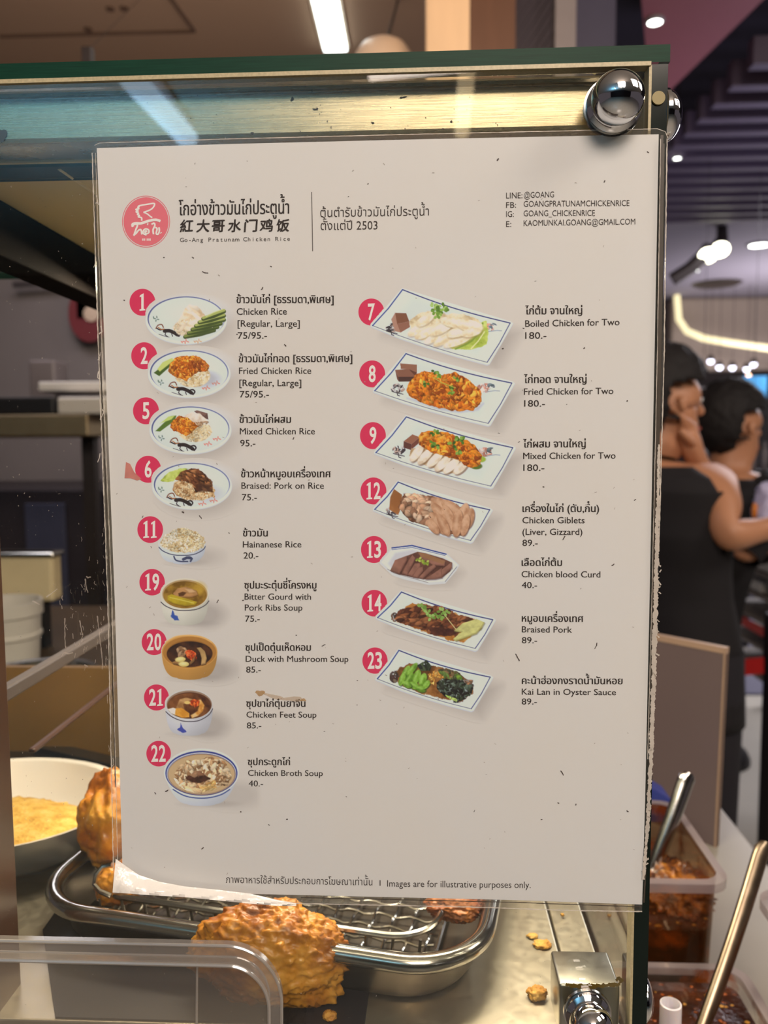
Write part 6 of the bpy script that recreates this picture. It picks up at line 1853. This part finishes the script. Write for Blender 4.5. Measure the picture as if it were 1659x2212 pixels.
def person(name, label, pelvis, lean, face_dir, head_c, rarm, larm, zfoot, group, holes, seed, feet_spread=.09):
    f = Vector(face_dir).normalized(); f.z = 0; f.normalize()
    side = Vector((-f.y, f.x, 0))               # the person's left
    pel = Vector(pelvis)
    t = empty(name, (pel.x, pel.y, 0), label, 'person')
    g = Fig()
    hc = Vector(head_c)
    neck = hc - Vector((0, 0, .135)) - f * .02
    chest = pel.lerp(neck, .62) - f * .005
    ab = pel.lerp(neck, .30)
    P = g.add(pel, (.150, .110))
    A = g.add(ab, (.140, .100), P)
    Cc = g.add(chest, (.160, .108), A)
    sh = g.add(neck - Vector((0, 0, .055)), (.105, .075), Cc)
    nk = g.add(neck, .054, sh)
    h0 = g.add(hc - Vector((0, 0, .055)) + f * .012, (.062, .070), nk)
    h1 = g.add(hc + Vector((0, 0, .01)), (.076, .088), h0)
    h2 = g.add(hc + Vector((0, 0, .085)) - f * .006, (.055, .066), h1)
    # chin, nose, ears
    g.chain(h0, [(hc + f * .075 + Vector((0, 0, -.092)), .024)])
    g.chain(h1, [(hc + f * .088 + Vector((0, 0, -.006)), .016), (hc + f * .112 + Vector((0, 0, -.032)), .012)])
    for s_ in (-1, 1):
        e = g.chain(h1, [(hc + side * (.074 * s_) + Vector((0, 0, -.012)) - f * .008, .014), (hc + side * (.088 * s_) + Vector((0, 0, .006)) - f * .02, .013)])
        g.chain(e, [(hc + side * (.086 * s_) + Vector((0, 0, -.028)) - f * .014, .009)])
    for sg, arm in ((-1, rarm), (1, larm)):
        s0 = neck - Vector((0, 0, .09)) + side * (.155 * sg) + f * .055
        a = g.add(s0, .056, sh)
        el, wr, hd, pn, curl = arm
        a = g.chain(a, [(s0.lerp(Vector(el), .4), .052), (Vector(el), .040), (Vector(el).lerp(Vector(wr), .3), .041), (Vector(wr), .026)])
        g.hand(a, hd, pn, 1.0, curl)
    for sg in (-1, 1):
        hip = pel + side * (.085 * sg) - Vector((0, 0, .08))
        kn = Vector((hip.x, hip.y, zfoot + .48)) + f * .02 + side * .01 * sg
        an = Vector((kn.x, kn.y, zfoot + .08)) - f * .03
        a = g.chain(P, [(hip, .088), (hip.lerp(kn, .5), .075), (kn, .056), (kn.lerp(an, .35), .054), (an, .036)])
        g.chain(a, [(an + f * .06 - Vector((0, 0, .04)), .036), (an + f * .17 - Vector((0, 0, .048)), .030)])
    body = skinned('body', g.V, g.E, g.R, m_skin, t)
    # eyes, brows and mouth
    for s_ in (-1, 1):
        e = hc + f * .076 + side * (.030 * s_) + Vector((0, 0, .004))
        v, q = lump(e, (.009, .009, .008), 3, 0, amp=0, fine=0)
        eb = MB().add(v, q).build('eye', m_eye, t)
        v, q = lump(e + f * .008, (.005, .005, .005), 2, 0, amp=0, fine=0)
        MB().add(v, q).build('iris', m_iris, eb)
        MB().tube([e + f * .008 + Vector((0, 0, .02)) + side * .016, e + f * .012 + Vector((0, 0, .024)), e + f * .008 + Vector((0, 0, .02)) - side * .016], .003, 6).build('eyebrow', m_hair, t)
    MB().tube([hc + f * .084 + side * .022 + Vector((0, 0, -.066)), hc + f * .094 + Vector((0, 0, -.064)), hc + f * .084 - side * .022 + Vector((0, 0, -.066))], .006, 8).build('mouth', mat('lips', (160, 86, 74), rough=.4), t)
    # hair: cap of short strands over crown, back and temples
    bm = bmesh.new()
    bmesh.ops.create_icosphere(bm, subdivisions=5, radius=1.0)
    keep = []
    for v in bm.verts:
        n = v.co.copy()
        fa = n.x                                   # local x = face direction
        nz_ = mnoise.fractal(n * 5 + Vector((seed, 0, 0)), 1.0, 2.0, 3)
        r = 1 + .05 * nz_ + .03 * mnoise.noise(n * 30)
        p_ = hc - f * .012 + Vector((0, 0, .026)) + f * (n.x * .108 * r) + side * (n.y * .092 * r) + Vector((0, 0, n.z * .112 * r))
        v.co = p_
        keep.append(not (fa > -.02 and n.z < .14 and abs(n.y) > .3) and not (abs(n.y) > .8 and -.34 < fa < .1 and -.5 < n.z < .12) and ((n.z > .30 - .0 * fa) or (fa < .22 and n.z > -.62 - .3 * (fa < -.3)) or (fa < .55 and n.z > -.02)))
    bm.verts.index_update()
    dl_ = [v for v, kq in zip(bm.verts, keep) if not kq]
    bmesh.ops.delete(bm, geom=dl_, context='VERTS')
    bm.verts.index_update()
    mb = MB().add([v.co.copy() for v in bm.verts], [[v.index for v in q.verts] for q in bm.faces])
    bm.free()
    hr = mb.build('hair', m_hair, t, ang=180)
    so = hr.modifiers.new('thick', 'SOLIDIFY'); so.thickness = -.01
    # sleeveless or short-sleeved top: elliptical sections round the trunk, open at the arms
    secs = [(pel - Vector((0, 0, .16)), .185, .135), (pel, .178, .132), (ab, .165, .122), (pel.lerp(neck, .46), .172, .126), (chest, .190, .142), (pel.lerp(neck, .74), .196, .142), (pel.lerp(neck, .84), .204, .138), (pel.lerp(neck, .905), .180, .124), (pel.lerp(neck, .955), .125, .106)]
    na = 56
    dense = []
    for i in range(len(secs) - 1):
        for q in range(6):
            k_ = q / 6
            dense.append((secs[i][0].lerp(secs[i + 1][0], k_), secs[i][1] * (1 - k_) + secs[i + 1][1] * k_, secs[i][2] * (1 - k_) + secs[i + 1][2] * k_))
    dense.append(secs[-1])
    V = []
    for ce, ra, rb in dense:
        for k in range(na):
            a = 2 * PI * k / na
            wv = 1 + .02 * mnoise.noise(Vector((math.cos(a) * 2, math.sin(a) * 2, ce.z * 9)))
            V.append(ce + side * (ra * math.cos(a) * wv) + f * (rb * math.sin(a) * wv))
    Fq = []
    for i in range(len(dense) - 1):
        for k in range(na):
            q = (i * na + k, i * na + (k + 1) % na, (i + 1) * na + (k + 1) % na, (i + 1) * na + k)
            ce = sum((V[j] for j in q), Vector()) / 4
            if holes and holes(ce, dense[i][0], side, f):
                continue
            Fq.append(q)
    tp = MB().add(V, Fq).build('top', m_top, t, ang=180)
    so = tp.modifiers.new('thick', 'SOLIDIFY'); so.thickness = .006
    if not holes:
        mb = MB()
        for sg, arm in ((-1, rarm), (1, larm)):
            s0 = neck - Vector((0, 0, .09)) + side * (.15 * sg) + f * .03
            e_ = Vector(arm[0])
            mb.tube([s0 - side * (.05 * sg) + Vector((0, 0, .02)), s0, s0.lerp(e_, .3), s0.lerp(e_, .7), s0.lerp(e_, 1.0)], [.07, .078, .07, .062, .056], 18, cap=False)
        mb.build('sleeves', m_top, t, ang=180)
    # trousers and shoes
    mb = MB()
    for sg in (-1, 1):
        hip = pel + side * (.085 * sg) - Vector((0, 0, .06))
        kn = Vector((hip.x, hip.y, zfoot + .48)) + f * .02
        an = Vector((kn.x, kn.y, zfoot + .07)) - f * .02
        mb.tube([hip + Vector((0, 0, .08)), hip, hip.lerp(kn, .5), kn, kn.lerp(an, .5), an], [.096, .100, .088, .076, .072, .068], 20, cap=False)
    mb.build('trousers', m_trou, t, ang=180)
    for sg in (-1, 1):
        hip = pel + side * (.085 * sg)
        b = Vector((hip.x, hip.y, 0))
        v, q = lump((0, 0, 0), (1, 1, 1), 4, 0, amp=0, fine=0)
        MB().add([b + f * (.05 + x.x * .135) + side * (x.y * .048) + Vector((0, 0, .001 + max(0, x.z + .35) * .06)) for x in v], q).build('shoe', m_black, t)
    return t, g, neck, side, f

q = lambda px, py, y: at(px, py, y)
Y1 = 1.72
fd = Vector((.93, .36, 0))
pel = q(1464, 1400, Y1); hc = q(1437, 868, Y1 + .02)
hc = Vector((hc.x, hc.y, hc.z))
elr = q(1572, 1160, Y1 - .20); wrr = q(1640, 1146, Y1 - .17)
ell = q(1560, 1120, Y1 + .10); wrl = q(1500, 985, Y1 - .02)
def hole1(c, ce, side, f):
    d = c - ce
    if d.dot(side) > -.02:
        return False
    zt_, zb2 = q(1540, 985, Y1).z, q(1512, 1178, Y1).z
    if not (zb2 < c.z < zt_):
        return False
    k = (c.z - zb2) / (zt_ - zb2)
    u = d.dot(f)
    return .0 + .02 * (1 - k) < u < .03 + .12 * min(1, k * 1.6)
person('person', 'person in a black sleeveless top, bare arm bent, forearm reaching to the right edge', pel, 0, fd, hc,
       (elr, wrr, (1, .1, .12), (0, .2, -1), .5), (ell, wrl, (-.35, -.1, .95), (-1, .1, .1), .7), 0, None, hole1, 3)
Y2 = 2.25
pel2 = q(1474, 1385, Y2); hc2 = q(1583, 920, Y2)
fd2 = Vector((.9, .45, 0))
person('person', 'person in a black top with bowed head behind the first one at right', pel2, 0, fd2, hc2,
       (q(1600, 1200, Y2 - .2), q(1680, 1160, Y2 - .1), (1, .2, .1), (0, 0, -1), .5), (q(1660, 1190, Y2 + .2), q(1700, 1130, Y2 + .2), (1, .1, .1), (0, 0, -1), .5), 0, None, None, 7)
# white cloth bundle at the right edge
v, f_ = lump(q(1665, 1100, 1.95), (.045, .05, .075), 4, 8, amp=.25, fine=.1, freq=1.6)
tag(MB().add(v, f_).build('cloth_bundle', mat('lilac_cloth', (196, 190, 220), rough=.8, var=.08), ang=180), 'pale lilac cloth bundle at the right edge above the forearm', 'cloth')
v, f_ = lump(q(1630, 1103, 1.93), (.008, .008, .022), 3, 8, amp=.15, fine=.0)
tag(MB().add(v, f_).build('orange_bottle', mat('orange_plastic', (206, 120, 40), rough=.4), ang=180), 'small orange bottle left of the lilac cloth bundle', 'bottle')
for o_ in (cu_ob,):
    bpy.data.objects.remove(o_)
